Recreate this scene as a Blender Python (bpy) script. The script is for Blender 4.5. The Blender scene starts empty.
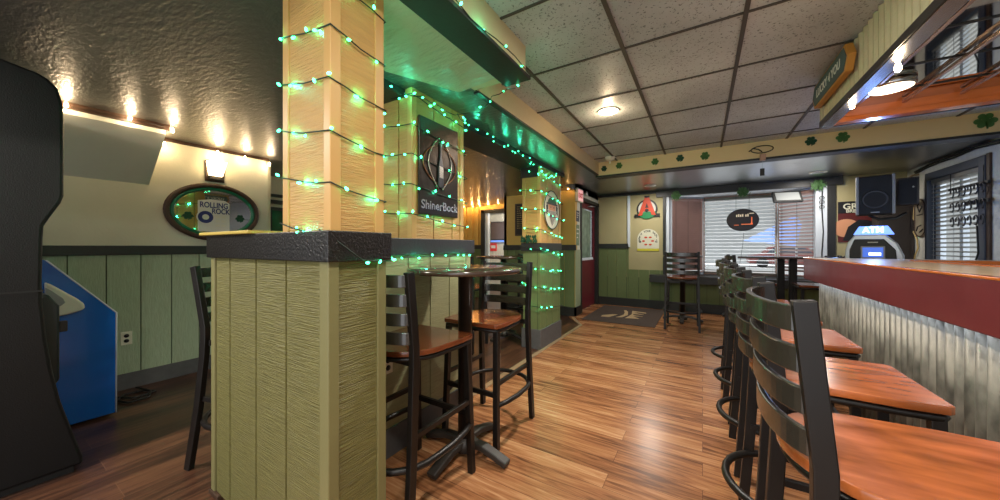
import bpy, bmesh, math, random
from mathutils import Vector, Matrix, Euler
random.seed(7)
PI = math.pi
SC = bpy.context.scene
COL = SC.collection

# ------------------------------------------------------------------ camera
FPX = 332.5; YAW = math.radians(31.35); CH = 1.25; HOR = 247.0
cam_d = bpy.data.cameras.new('camera'); cam = bpy.data.objects.new('camera', cam_d); COL.objects.link(cam)
cam_d.sensor_width = 36.0; cam_d.lens = 36.0 * FPX / 1000.0; cam_d.shift_y = -0.003
cam_d.clip_start = 0.05
cam.location = (0, 0, CH); cam.rotation_euler = (PI/2, 0, YAW)
SC.camera = cam
# ------------------------------------------------------------------ world, exposure
w = bpy.data.worlds.new('world'); SC.world = w; w.use_nodes = True
bg = w.node_tree.nodes['Background']
bg.inputs[0].default_value = (0.90, 0.95, 1.0, 1); bg.inputs[1].default_value = 1.35
SC.view_settings.view_transform = 'Standard'; SC.view_settings.look = 'None'
SC.view_settings.gamma = 1.0; SC.view_settings.use_curve_mapping = False
SC.view_settings.exposure = 0.50

def lin(c):
    return tuple((v/255/12.92 if v/255 <= 0.04045 else ((v/255+0.055)/1.055)**2.4) for v in c)

def point(name, loc, e, c, r=0.03, parent=None):
    l = bpy.data.lights.new(name, 'POINT'); l.energy = e; l.color = c; l.shadow_soft_size = r
    o = bpy.data.objects.new(name, l); COL.objects.link(o); o.location = loc
    if parent: o.parent = parent
    return o
def area(name, loc, rot, size, e, c, sy=None):
    l = bpy.data.lights.new(name, 'AREA'); l.energy = e; l.color = c; l.size = size
    if sy: l.shape = 'RECTANGLE'; l.size_y = sy
    o = bpy.data.objects.new(name, l); COL.objects.link(o); o.location = loc; o.rotation_euler = rot
    return o
WARM = (1.0, 0.74, 0.46); NEUT = (1.0, 0.93, 0.84); DAY = (0.88, 0.94, 1.0)
# unseen area lamps added outside the two windows for skylight and ground bounce
area('ground_bounce_daylight', (0.6, 9.3, 0.0), (PI-.35, 0, 0), 2.4, 170, DAY, 1.4)
area('sky_daylight', (0.6, 9.0, 3.6), (-.75, 0, 0), 2.4, 35, DAY, 1.4)
area('side_ground_bounce_daylight', (3.9, 6.3, 0.0), (0, PI+.4, 0), 1.2, 40, DAY, 1.6)
area('side_sky_daylight', (3.6, 6.3, 3.4), (0, .75, 0), 1.2, 30, DAY, 1.4)
# unseen fill lamps added at ceiling height around the camera, without fixtures
for (x, y, e) in ((-0.1, 0.2, 17), (-0.1, -1.1, 20), (-0.1, 1.5, 8), (-2.9, -.5, 46)):
    area('ceiling_fill', (x, y, 2.43 if x > -1 else 2.26), (0, 0, 0), 0.12, e, NEUT)

# ------------------------------------------------------------------ pixel rays -> points on real planes
def ray(px, py):
    t = (px-500)/FPX; v = (HOR-py)/FPX
    return Vector((-math.sin(YAW)+t*math.cos(YAW), math.cos(YAW)+t*math.sin(YAW), v))
def AX(px, py, X): r = ray(px, py); s = X/r.x; return Vector((X, r.y*s, CH+r.z*s))
def AY(px, py, Y): r = ray(px, py); s = Y/r.y; return Vector((r.x*s, Y, CH+r.z*s))
def AZ(px, py, Z): r = ray(px, py); s = (Z-CH)/r.z; return Vector((r.x*s, r.y*s, Z))

# ------------------------------------------------------------------ materials
MATS = {}
def mat(name, col, rough=0.6, metal=0.0, bump=0.0, bscale=40.0, bstretch=(1,1,1), var=0.0, vscale=6.0, vstretch=(1,1,1),
        emit=None, es=0.0, coat=0.0, alpha=1.0, trans=0.0, detail=6.0, crough=0.08, spec=0.5, bdist=0.01, rv=0.0):
    if name in MATS: return MATS[name]
    m = bpy.data.materials.new(name); m.use_nodes = True; nt = m.node_tree; N = nt.nodes; L = nt.links
    b = N['Principled BSDF']; c = lin(col) + (1,)
    b.inputs['Base Color'].default_value = c; b.inputs['Roughness'].default_value = rough
    b.inputs['Metallic'].default_value = metal; b.inputs['Coat Weight'].default_value = coat; b.inputs['Coat Roughness'].default_value = crough
    b.inputs['Specular IOR Level'].default_value = spec
    b.inputs['Transmission Weight'].default_value = trans; b.inputs['Alpha'].default_value = alpha
    if emit: b.inputs['Emission Color'].default_value = lin(emit)+(1,); b.inputs['Emission Strength'].default_value = es
    tc = N.new('ShaderNodeTexCoord')
    if var > 0:
        mp = N.new('ShaderNodeMapping'); mp.inputs['Scale'].default_value = vstretch
        nz = N.new('ShaderNodeTexNoise'); nz.inputs['Scale'].default_value = vscale; nz.inputs['Detail'].default_value = 5
        L.new(tc.outputs['Object'], mp.inputs[0]); L.new(mp.outputs[0], nz.inputs[0])
        mr = N.new('ShaderNodeMapRange'); mr.inputs[1].default_value = 0.3; mr.inputs[2].default_value = 0.7
        mr.inputs[3].default_value = 1-var; mr.inputs[4].default_value = 1+var
        L.new(nz.outputs[0], mr.inputs[0])
        mx = N.new('ShaderNodeVectorMath'); mx.operation = 'SCALE'; mx.inputs[0].default_value = c[:3]
        L.new(mr.outputs[0], mx.inputs['Scale']); L.new(mx.outputs[0], b.inputs['Base Color'])
        if rv > 0:
            m2 = N.new('ShaderNodeMapRange'); m2.inputs[1].default_value = 0.3; m2.inputs[2].default_value = 0.7
            m2.inputs[3].default_value = rough-rv; m2.inputs[4].default_value = rough+rv
            L.new(nz.outputs[0], m2.inputs[0]); L.new(m2.outputs[0], b.inputs['Roughness'])
    if bump > 0:
        mp = N.new('ShaderNodeMapping'); mp.inputs['Scale'].default_value = bstretch
        nz = N.new('ShaderNodeTexNoise'); nz.inputs['Scale'].default_value = bscale; nz.inputs['Detail'].default_value = detail
        L.new(tc.outputs['Object'], mp.inputs[0]); L.new(mp.outputs[0], nz.inputs[0])
        bp = N.new('ShaderNodeBump'); bp.inputs['Strength'].default_value = bump; bp.inputs['Distance'].default_value = bdist
        L.new(nz.outputs[0], bp.inputs['Height']); L.new(bp.outputs[0], b.inputs['Normal'])
    MATS[name] = m
    return m

def wood_floor(name, cols, along, plank_w, plank_l, rough):
    """Planks from a brick texture: long side along the X or the Y axis, colour per plank, stretched grain."""
    m = bpy.data.materials.new(name); m.use_nodes = True; nt = m.node_tree; N = nt.nodes; L = nt.links
    b = N['Principled BSDF']; tc = N.new('ShaderNodeTexCoord'); mp = N.new('ShaderNodeMapping')
    if along == 'Y': mp.inputs['Rotation'].default_value = (0, 0, PI/2)
    L.new(tc.outputs['Object'], mp.inputs[0])
    br = N.new('ShaderNodeTexBrick'); L.new(mp.outputs[0], br.inputs['Vector'])
    br.inputs['Scale'].default_value = 1; br.inputs['Brick Width'].default_value = plank_l; br.inputs['Row Height'].default_value = plank_w
    br.inputs['Mortar Size'].default_value = 0.0012; br.inputs['Color1'].default_value = (0,0,0,1); br.inputs['Color2'].default_value = (1,1,1,1)
    br.inputs['Mortar'].default_value = (0.0,0.0,0.0,1); br.offset = 0.37; br.offset_frequency = 2
    # grain: noise stretched along plank and shifted by the plank's own value
    add = N.new('ShaderNodeVectorMath'); add.operation = 'MULTIPLY_ADD'
    L.new(br.outputs['Color'], add.inputs[0]); add.inputs[1].default_value = (7, 13, 5); L.new(mp.outputs[0], add.inputs[2])
    m2 = N.new('ShaderNodeMapping'); m2.inputs['Scale'].default_value = (1.3, 17, 1); L.new(add.outputs[0], m2.inputs[0])
    nz = N.new('ShaderNodeTexNoise'); nz.inputs['Scale'].default_value = 1.6; nz.inputs['Detail'].default_value = 9; nz.inputs['Distortion'].default_value = 1.1
    nz.inputs['Roughness'].default_value = 0.62
    L.new(m2.outputs[0], nz.inputs[0])
    rmp = N.new('ShaderNodeValToRGB'); e = rmp.color_ramp.elements
    e[0].position = 0.30; e[0].color = lin(cols[0])+(1,); e[1].position = 0.72; e[1].color = lin(cols[3])+(1,)
    a = e.new(0.45); a.color = lin(cols[1])+(1,); a = e.new(0.57); a.color = lin(cols[2])+(1,)
    # plank to plank shift
    sh = N.new('ShaderNodeMath'); sh.operation = 'MULTIPLY_ADD'; sh.inputs[1].default_value = 0.20
    sp = N.new('ShaderNodeSeparateColor'); L.new(br.outputs['Color'], sp.inputs[0]); L.new(sp.outputs[0], sh.inputs[0])
    sub = N.new('ShaderNodeMath'); sub.operation = 'SUBTRACT'; L.new(nz.outputs[0], sub.inputs[0]); sub.inputs[1].default_value = 0.10
    L.new(sub.outputs[0], sh.inputs[2]); L.new(sh.outputs[0], rmp.inputs[0])
    mix = N.new('ShaderNodeMix'); mix.data_type = 'RGBA'; L.new(br.outputs['Fac'], mix.inputs[0])
    L.new(rmp.outputs[0], mix.inputs[6]); mix.inputs[7].default_value = lin(cols[4])+(1,)
    L.new(mix.outputs[2], b.inputs['Base Color'])
    b.inputs['Roughness'].default_value = rough
    bp = N.new('ShaderNodeBump'); bp.inputs['Strength'].default_value = 0.25; bp.inputs['Distance'].default_value = 0.002
    L.new(nz.outputs[0], bp.inputs['Height']); L.new(bp.outputs[0], b.inputs['Normal'])
    return m

def tile_mat():
    m = bpy.data.materials.new('ceiling_tile'); m.use_nodes = True; nt = m.node_tree; N = nt.nodes; L = nt.links
    b = N['Principled BSDF']; tc = N.new('ShaderNodeTexCoord')
    vo = N.new('ShaderNodeTexNoise'); vo.inputs['Scale'].default_value = 90; vo.inputs['Detail'].default_value = 2
    L.new(tc.outputs['Object'], vo.inputs[0])
    r = N.new('ShaderNodeValToRGB'); e = r.color_ramp.elements
    e[0].position = 0.33; e[0].color = lin((108,112,114))+(1,); e[1].position = 0.40; e[1].color = lin((190,196,198))+(1,)
    L.new(vo.outputs[0], r.inputs[0])
    n2 = N.new('ShaderNodeTexNoise'); n2.inputs['Scale'].default_value = 1.7; n2.inputs['Detail'].default_value = 5
    L.new(tc.outputs['Object'], n2.inputs[0])
    mr = N.new('ShaderNodeMapRange'); mr.inputs[1].default_value = .3; mr.inputs[2].default_value = .7; mr.inputs[3].default_value = .72; mr.inputs[4].default_value = 1.15
    L.new(n2.outputs[0], mr.inputs[0])
    sc = N.new('ShaderNodeVectorMath'); sc.operation = 'SCALE'; L.new(r.outputs[0], sc.inputs[0]); L.new(mr.outputs[0], sc.inputs['Scale'])
    L.new(sc.outputs[0], b.inputs['Base Color']); b.inputs['Roughness'].default_value = 0.42
    bp = N.new('ShaderNodeBump'); bp.inputs['Strength'].default_value = 0.5; bp.inputs['Distance'].default_value = 0.003
    L.new(vo.outputs[0], bp.inputs['Height']); L.new(bp.outputs[0], b.inputs['Normal'])
    return m

M_FLOOR = wood_floor('floor_planks', [(98,62,40),(150,98,62),(174,122,82),(202,156,112),(84,52,36)], 'X', 0.125, 1.2, 0.26)
M_FLOORD = wood_floor('floor_dark_planks', [(40,24,18),(66,42,30),(84,54,38),(104,70,48),(110,80,58)], 'Y', 0.19, 1.2, 0.30)
M_TILE = tile_mat()
M_TBAR = mat('grid_bar', (70,66,60), 0.5)
M_TBARL = mat('grid_bar_light', (120,116,110), 0.4)
M_BLACKC = mat('black_ceiling_paint', (70,68,63), 0.33, coat=0.6, crough=0.3, bump=1.0, bscale=20, bdist=0.007, bstretch=(1,2.4,1), detail=10, spec=0.7)
M_BLACKF = mat('black_far_ceiling_paint', (30,29,30), 0.34, bump=0.7, bscale=14, bdist=0.006, detail=8, spec=1.0, coat=1.0, crough=0.3)
M_CREAMC = mat('cream_textured_ceiling', (188,188,158), 0.4, bump=0.8, bscale=10, bdist=0.02, bstretch=(1,3,1), detail=8)
M_CREAM = mat('cream_wall_paint', (212,208,184), 0.6, bump=0.3, bscale=60, bdist=0.004, var=0.05, vscale=3)
M_GREYC = mat('grey_cream_panel_paint', (216,214,196), 0.55, bump=0.3, bscale=30, bdist=0.004, var=0.04, vscale=4)
M_YELLOW = mat('yellow_wall_paint', (214,172,86), 0.6, bump=0.3, bscale=60, bdist=0.004, var=0.05, vscale=3)
M_TAN = mat('tan_wall_paint', (176,165,122), 0.6, bump=0.3, bscale=60, bdist=0.004, var=0.05, vscale=3)
M_STUCCO = mat('grey_stucco', (200,200,190), 0.8, bump=0.9, bscale=70, bdist=0.006, var=0.06, vscale=20)
M_FASCIA = mat('fascia_cream', (205,188,146), 0.55, bump=0.5, bscale=18, bdist=0.006, detail=8)
M_BEAM = mat('beam_cream', (224,200,148), 0.5, bump=0.3, bscale=18, bdist=0.004)
M_SAGE = mat('sage_siding', (164,180,148), 0.55, bump=0.8, bscale=26, bstretch=(8,8,1), bdist=0.004, var=0.10, vscale=14, vstretch=(7,7,.7))
M_SAGEH = mat('sage_siding_cross_sawn', (112,107,58), 0.42, bump=1.0, bscale=16, bstretch=(.5,.5,14), bdist=0.010, var=0.2, vscale=12, vstretch=(.7,.7,9))
M_GROOVE = mat('siding_groove', (64,76,52), 0.7)
M_SAGED = mat('sage_dark_siding', (104,118,72), 0.6, bump=0.5, bscale=26, bstretch=(8,8,1), bdist=0.003, var=0.08, vscale=14, vstretch=(7,7,.7))
M_POST = mat('post_cream_siding', (190,146,82), 0.48, bump=1.0, bscale=20, bstretch=(.8,.8,9), bdist=0.006, var=0.08, vscale=12, vstretch=(.7,.7,7))
M_TRIMC = mat('cream_corner_trim', (200,156,92), 0.45)
M_LEDGE = mat('yellow_ledge', (190,165,80), 0.45, bump=0.2)
M_BLACKW = mat('black_rough_wood', (24,20,17), 0.34, bump=1.0, bscale=95, bdist=0.004, spec=0.6)
M_BLACKT = mat('black_trim', (38,38,36), 0.45, bump=0.3, bscale=40, bdist=0.003)
M_CHARB = mat('charcoal_baseboard', (88,88,88), 0.6, bump=0.5, bscale=70, bdist=0.003, var=0.1, vscale=20)
M_METAL = mat('black_powder_metal', (24,20,17), 0.40, spec=0.4, var=0.08, vscale=8, rv=0.06)
M_IRON = mat('cast_iron', (52,47,42), 0.5, bump=0.3, bscale=50, bdist=0.002)
M_SLAT = mat('glossy_black_slat', (46,43,37), 0.26, spec=0.9, coat=0.3)
M_SEAT = mat('orange_brown_seat_wood', (178,98,50), 0.20, var=0.36, vscale=5, vstretch=(5,1.2,1), coat=0.5, rv=0.06)
M_SEATD = mat('dark_brown_seat_wood', (120,62,34), 0.22, var=0.2, vscale=3.5, vstretch=(1.2,5,1), coat=0.5)
M_TABLE = mat('table_top_laminate', (66,50,40), 0.18, var=0.1, coat=0.5)
M_BAR = mat('bar_top_wood', (222,194,158), 0.30, var=0.15, vscale=3, vstretch=(6,.7,1), coat=0.2)
M_BARO = mat('bar_orange_wood', (196,104,40), 0.25, var=0.15, vscale=4, vstretch=(1,5,5), coat=0.4)
M_MAROON = mat('maroon_bar_fascia', (108,42,46), 0.38, bump=0.3, bscale=160, bdist=0.001, var=0.08, vscale=5, rv=0.05, coat=0.2)
M_CORR = mat('corrugated_steel', (122,117,106), 0.5, metal=0.45, var=0.5, vscale=6, vstretch=(1,4,1.2), bump=0.15, rv=0.1)
M_CORRT = mat('cream_ribbed_panel', (198,186,148), 0.6, var=0.12, vscale=10, bump=0.3)
M_STEEL = mat('brushed_steel', (175,178,182), 0.22, metal=1.0)
M_DSTEEL = mat('dark_steel_edge', (80,80,84), 0.3, metal=0.8)
M_MIRROR = mat('mirror_glass', (205,205,200), 0.03, metal=1.0)
M_BLUEP = mat('blue_cabinet_side', (8,104,200), 0.22, var=0.12, vscale=1.2, coat=0.5)
M_WHITE = mat('white_plastic', (225,222,205), 0.4)
M_PLAST = mat('black_moulded_plastic', (10,10,11), 0.5, bump=0.5, bscale=180, bdist=0.002, spec=0.4)
M_BLK = mat('matt_black', (22,22,22), 0.5)
M_WIRE = mat('green_black_wire', (20,34,24), 0.5)
M_WIREB = mat('brown_wire', (60,44,30), 0.5)
M_GBULB = mat('green_led', (120,255,190), 0.4, emit=(55,255,155), es=9)
M_OBULB = mat('orange_led', (255,190,110), 0.4, emit=(255,170,80), es=10)
M_WBULB = mat('warm_bulb', (255,220,170), 0.4, emit=(255,214,160), es=30)
M_LAMP = mat('lamp_glow', (255,240,215), 0.4, emit=(255,232,200), es=2.5)
M_GLASS = mat('clear_glass', (235,240,240), 0.03, trans=1.0, spec=0.5)
M_GREENL = mat('clover_green', (66,112,52), 0.6)
M_GREEND = mat('clover_dark_green', (18,72,44), 0.6)
M_BLINDW = mat('white_blind_slat', (128,125,117), 0.5)
M_BLINDR = mat('mauve_brown_blind', (164,128,118), 0.5, var=0.05)
M_FRAMEB = mat('blue_grey_frame', (58,66,78), 0.4)
M_FRAMEW = mat('white_window_frame', (214,222,230), 0.4)
M_PINKW = mat('pinkish_frame_wood', (186,150,132), 0.5)
M_RED = mat('red_door_paint', (100,28,40), 0.4, var=0.06)
M_REDS = mat('red_sign', (214,44,40), 0.5)
M_DKWOOD = mat('dark_brown_wood', (64,44,30), 0.5, var=0.15, vscale=8, vstretch=(4,4,1))
M_RUG = mat('dark_brown_rug', (70,56,48), 0.95, bump=0.5, bscale=200, bdist=0.003, var=0.1, vscale=30)
M_RUGL = mat('tan_rug_logo', (176,150,112), 0.95)
M_STRIP = mat('metal_floor_strip', (176,150,116), 0.35, metal=0.3)
M_GREENF = mat('green_mirror_frame', (10,110,76), 0.3, coat=0.4)
M_NAVY = mat('navy_letters', (36,44,110), 0.5)
M_LABEL = mat('off_white_label', (214,214,204), 0.6)
M_BRONZE = mat('dark_relief_metal', (58,50,44), 0.3, metal=0.7, bump=0.2, bscale=20)
M_SILVER = mat('worn_silver', (196,192,184), 0.25, metal=0.9)
M_GOLDM = mat('copper_brown_relief', (150,100,70), 0.3, metal=0.8)
M_CHALK = mat('chalkboard_black', (40,30,22), 0.7)
M_TANL = mat('tan_letters', (170,140,90), 0.7)
M_PAPER = mat('cream_paper', (222,220,196), 0.6)
M_YEL = mat('yellow_strip', (206,196,60), 0.6)
M_ORANGER = mat('orange_red', (206,70,38), 0.5)
M_GREYP = mat('grey_plastic', (150,152,152), 0.4)
M_GRILL = mat('speaker_grille', (34,34,36), 0.7, bump=0.6, bscale=300, bdist=0.002)
M_ATMB = mat('atm_glow_blue', (120,160,255), 0.4, emit=(110,150,255), es=1.3)
M_ATMW = mat('atm_white_letters', (240,245,255), 0.4, emit=(235,242,255), es=1.6)
M_SCREEN = mat('atm_screen', (60,90,180), 0.3, emit=(60,100,200), es=0.8)
M_LEDS = mat('led_strip', (220,235,255), 0.4, emit=(205,225,255), es=3)
M_SIGNG = mat('slate_green_sign', (70,92,92), 0.6)
M_SIGNY = mat('ochre_sign_edge', (190,130,50), 0.5)
M_BRICKW = mat('white_painted_brick', (214,210,196), 0.8, bump=0.6, bscale=30)

# ------------------------------------------------------------------ mesh building
class MB:
    def __init__(s): s.v = []; s.f = []; s.smooth = []
    def add(s, vs, fs, sm=False):
        n = len(s.v); s.v += [tuple(v) for v in vs]
        for f in fs: s.f.append([i+n for i in f]); s.smooth.append(sm)
        return s
    def box(s, x0, y0, z0, x1, y1, z1):
        x0, x1 = sorted((x0, x1)); y0, y1 = sorted((y0, y1)); z0, z1 = sorted((z0, z1))
        return s.add([(x0,y0,z0),(x1,y0,z0),(x1,y1,z0),(x0,y1,z0),(x0,y0,z1),(x1,y0,z1),(x1,y1,z1),(x0,y1,z1)],
            [(0,3,2,1),(4,5,6,7),(0,1,5,4),(1,2,6,5),(2,3,7,6),(3,0,4,7)])
    def prism(s, poly, axis, a, b, sm=False):
        """poly in the two other axes (x: y,z ; y: x,z ; z: x,y), extruded from a to b"""
        def P(u, v, t): return {'x': (t,u,v), 'y': (u,t,v), 'z': (u,v,t)}[axis]
        n = len(poly)
        vs = [P(u,v,a) for u, v in poly] + [P(u,v,b) for u, v in poly]
        fs = [tuple(range(n))[::-1], tuple(range(n, 2*n))]
        s.add(vs, fs)
        n0 = len(s.v)-2*n
        for i in range(n):
            j = (i+1) % n; s.f.append([n0+i, n0+j, n0+n+j, n0+n+i]); s.smooth.append(sm)
        return s
    def frames(s, pts, closed=False):
        pts = [Vector(p) for p in pts]; n = len(pts); out = []; up = None
        for i in range(n):
            if closed: t = (pts[(i+1) % n]-pts[i-1])
            else: t = pts[min(i+1, n-1)]-pts[max(i-1, 0)]
            if t.length < 1e-9: t = Vector((0,0,1))
            t.normalize()
            if up is None:
                up = Vector((0,0,1)) if abs(t.z) < 0.9 else Vector((0,1,0))
            a = t.cross(up)
            if a.length < 1e-6: a = t.cross(Vector((1,0,0)))
            a.normalize(); b = a.cross(t).normalized(); up = b
            out.append((pts[i], a, b))
        return out
    def tube(s, pts, r, seg=6, closed=False):
        fr = s.frames(pts, closed); n = len(fr); vs = []
        for i, (p, a, b) in enumerate(fr):
            rr = r[i] if isinstance(r, (list, tuple)) else r
            for k in range(seg):
                th = 2*PI*k/seg; vs.append(p + a*math.cos(th)*rr + b*math.sin(th)*rr)
        fs = []
        m = n if closed else n-1
        for i in range(m):
            j = (i+1) % n
            for k in range(seg):
                l = (k+1) % seg; fs.append((i*seg+k, i*seg+l, j*seg+l, j*seg+k))
        s.add(vs, fs, True)
        if not closed:
            n0 = len(s.v)-len(vs)
            s.f.append([n0+k for k in range(seg)][::-1]); s.smooth.append(False)
            s.f.append([n0+(n-1)*seg+k for k in range(seg)]); s.smooth.append(False)
        return s
    def bar(s, pts, w, h, up=(0,0,1)):
        """rectangular section sweep; w along the sideways axis, h along up"""
        pts = [Vector(p) for p in pts]; n = len(pts); vs = []
        U = Vector(up)
        for i in range(n):
            t = (pts[min(i+1,n-1)]-pts[max(i-1,0)]).normalized()
            a = t.cross(U).normalized(); b = a.cross(t).normalized()
            for (u, v) in ((-1,-1),(1,-1),(1,1),(-1,1)): vs.append(pts[i]+a*u*w/2+b*v*h/2)
        fs = [(3,2,1,0), tuple(4*(n-1)+k for k in range(4))]
        for i in range(n-1):
            for k in range(4):
                l = (k+1) % 4; fs.append((4*i+k, 4*i+l, 4*i+4+l, 4*i+4+k))
        return s.add(vs, fs)
    def lathe(s, prof, cx=0, cy=0, seg=24, sm=True):
        vs = []; n = len(prof)
        for (r, z) in prof:
            for k in range(seg):
                th = 2*PI*k/seg; vs.append((cx+r*math.cos(th), cy+r*math.sin(th), z))
        fs = []
        for i in range(n-1):
            for k in range(seg):
                l = (k+1) % seg; fs.append((i*seg+k, i*seg+l, (i+1)*seg+l, (i+1)*seg+k))
        fs.append(tuple(range(seg))[::-1]); fs.append(tuple((n-1)*seg+k for k in range(seg)))
        return s.add(vs, fs, sm)
    def build(s, name, m, parent=None, bevel=0.0, loc=None, rot=None, kind=None, bseg=2):
        me = bpy.data.meshes.new(name); me.from_pydata(s.v, [], s.f); me.validate()
        me.polygons.foreach_set('use_smooth', s.smooth[:len(me.polygons)]) if len(me.polygons) == len(s.smooth) else None
        bm = bmesh.new(); bm.from_mesh(me); bmesh.ops.recalc_face_normals(bm, faces=bm.faces); bm.to_mesh(me); bm.free()
        me.materials.append(m)
        o = bpy.data.objects.new(name, me); COL.objects.link(o)
        if parent: o.parent = parent
        if loc is not None: o.location = loc
        if rot is not None: o.rotation_euler = rot
        if bevel > 0:
            md = o.modifiers.new('bevel', 'BEVEL'); md.width = bevel; md.segments = bseg; md.limit_method = 'ANGLE'
        if kind: o['kind'] = kind
        return o

def thing(name, label, cat, loc=(0,0,0), rz=0.0, group=None):
    o = bpy.data.objects.new(name, None); COL.objects.link(o); o.location = loc; o.rotation_euler = (0,0,rz)
    o.empty_display_size = 0.05
    o['label'] = label; o['category'] = cat
    if group: o['group'] = group
    return o
def tag(o, label, cat, group=None):
    o['label'] = label; o['category'] = cat
    if group: o['group'] = group
    return o
def struct(name, mb, m, bevel=0.0): return mb.build(name, m, bevel=bevel, kind='structure')
def dup_tree(o, parent=None):
    c = o.copy(); COL.objects.link(c)
    if parent: c.parent = parent
    for ch in list(o.children): dup_tree(ch, c)
    return c
def text(name, body, size, m, parent, loc, rot, depth=0.002, align='CENTER', sx=1.0):
    cu = bpy.data.curves.new(name, 'FONT'); cu.body = body; cu.size = size; cu.extrude = depth
    cu.align_x = align; cu.align_y = 'CENTER'; cu.offset = size*0.022
    t = bpy.data.objects.new(name, cu); COL.objects.link(t)
    bpy.context.view_layer.update()
    me = bpy.data.meshes.new_from_object(t.evaluated_get(bpy.context.evaluated_depsgraph_get()))
    bpy.data.objects.remove(t); me.materials.clear(); me.materials.append(m)
    o = bpy.data.objects.new(name, me); COL.objects.link(o); o.parent = parent
    o.location = loc; o.rotation_euler = rot; o.scale = (sx, 1, 1)
    return o
FACE_MY = (PI/2, 0, 0)            # text that faces -Y (read from the camera side)
FACE_PX = (PI/2, 0, PI/2)         # text on a wall that faces +X
def arc(cx, cy, r, a0, a1, n): return [(cx+r*math.cos(a0+(a1-a0)*i/n), cy+r*math.sin(a0+(a1-a0)*i/n)) for i in range(n+1)]

ZC = 2.45; ZL = 2.28; ZF = 2.38
XL = -4.34; XR = 2.61; YW = 7.40; YB = -1.6
XS = -1.66     # line of the floor change

# ================================================================== SETTING
struct('floor', MB().prism([(XS,YB),(XR,YB),(XR,YW+.6),(-2.05,YW+.6),(-2.05,5.72),(XS,5.20)], 'z', -0.05, 0.0), M_FLOOR)
struct('floor_dark', MB().prism([(-7,YB),(XS,YB),(XS,5.20),(-2.05,5.72),(-2.05,YW),(-3.46,YW),(-3.46,10.2),(-7,10.2)], 'z', -0.05, 0.0), M_FLOORD)
m = MB(); m.bar([(XS,YB,0.003),(XS,5.20,0.003),(-1.97,5.72,0.003)], 0.05, 0.008); struct('trim_1', m, M_STRIP)
# right ceiling of tiles, with its grid
struct('ceiling', MB().box(-1.28,YB,ZC,XR,4.9,ZC+.05), M_TILE)
m = MB()
for k in range(-1, 6):
    x = -0.41+0.6*k
    if k in (2,): x += 0.0
    if x < 2.55: m.box(x-.011,YB,ZC-.008,x+.011,4.77,ZC)
for k in range(-6, 5):
    y = 2.1+.61*k
    m.box(-1.28,y-.007,ZC-.007,XR,y+.007,ZC)
struct('ceiling_grid', m, M_TBAR)
# low black ceiling left, black far ceiling
struct('ceiling_low', MB().box(-7,YB,ZL,-1.28,5.25,ZL+.25).box(-7,5.25,ZL,-1.97,10.2,ZL+.25), M_BLACKC)
struct('ceiling_far', MB().box(-1.97,4.9,ZF,XR,8.3,ZF+.1), M_BLACKF)
m = MB().prism([(-1.06,YB),(-1.06,1.70),(-1.37,1.73),(-1.57,1.30),(-1.45,.98),(-1.45,YB)], 'z', ZL-.012, ZL+.0)
struct('ceiling_panel', m, M_CREAMC)
m = MB().box(-1.275,1.80,ZL+.002,-1.262,4.77,ZC)
struct('ceiling_fascia', m, M_FASCIA)
struct('trim_2', MB().box(-1.30,1.80,ZL-.012,-1.262,4.80,ZL+.002), M_BLACKT)
struct('ceiling_box_fascia', MB().box(-1.28,YB,ZL-.001,-.905,1.78,ZC), M_FASCIA)
struct('trim_3', MB().box(-1.06,YB,ZL-.022,-.885,1.81,ZL-.002), M_BLACKT, 0.003)
# beam with the shamrocks
struct('ceiling_beam', MB().box(-1.30,4.77,2.262,XR,4.92,ZC), M_BEAM)
struct('trim_4', MB().box(-1.30,4.762,2.240,XR,4.93,2.262), M_BLACKT)

def siding_y(x, y0, y1, z0, z1, groove, off, face=1, th=0.012):
    """boards on a wall of constant x; returns MB for boards and MB for the backing"""
    b = MB(); y = y0 - ((y0-off) % groove)
    while y < y1:
        a = max(y+.004, y0); c = min(y+groove-.004, y1)
        if c-a > .004: b.box(x, a, z0, x+face*th, c, z1)
        y += groove
    return b
def siding_x(y, x0, x1, z0, z1, groove, off, face=-1, th=0.012):
    b = MB(); x = x0 - ((x0-off) % groove)
    while x < x1:
        a = max(x+.004, x0); c = min(x+groove-.004, x1)
        if c-a > .004: b.box(a, y, z0, c, y+face*th, z1)
        x += groove
    return b

# left wall
struct('wall_left', MB().box(XL-.12,YB,0,XL,1.91,ZL), M_CREAM)
struct('wall_left_wainscot', siding_y(XL,YB,1.91,0,1.2,.2035,.673), M_SAGE)
struct('wall_left_backing', MB().box(XL-.001,YB,0,XL+.003,1.905,1.2), M_GROOVE)
struct('trim_5', MB().box(XL,YB,1.18,XL+.03,1.91,1.262), M_BLACKT, 0.003)
struct('baseboard_left', MB().box(XL,YB,0,XL+.025,1.91,.14), M_CHARB, 0.003)
struct('trim_6', MB().box(XL,.96,ZL-.03,XL+.02,1.91,ZL), M_DKWOOD)
# angled bulkhead above the arcade cabinets
struct('wall_bulkhead', MB().prism([(XL,1.82),(-3.87,2.20),(-3.87,2.245),(XL,2.245)], 'y', YB, .93), M_GREYC)
struct('trim_7', MB().box(XL,YB,2.235,-3.85,.95,ZL), M_DKWOOD)
# room beyond the left wall
struct('wall_alcove', MB().box(-5.35,1.91,0,XL-.12,1.99,ZL).box(-5.43,1.91,0,-5.35,6.8,ZL), M_CREAM)
struct('trim_8', MB().box(-5.35,2.0,1.98,-5.31,4.2,2.02).box(-5.35,2.0,1.88,-5.27,4.2,1.93), M_BLACKT)
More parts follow.
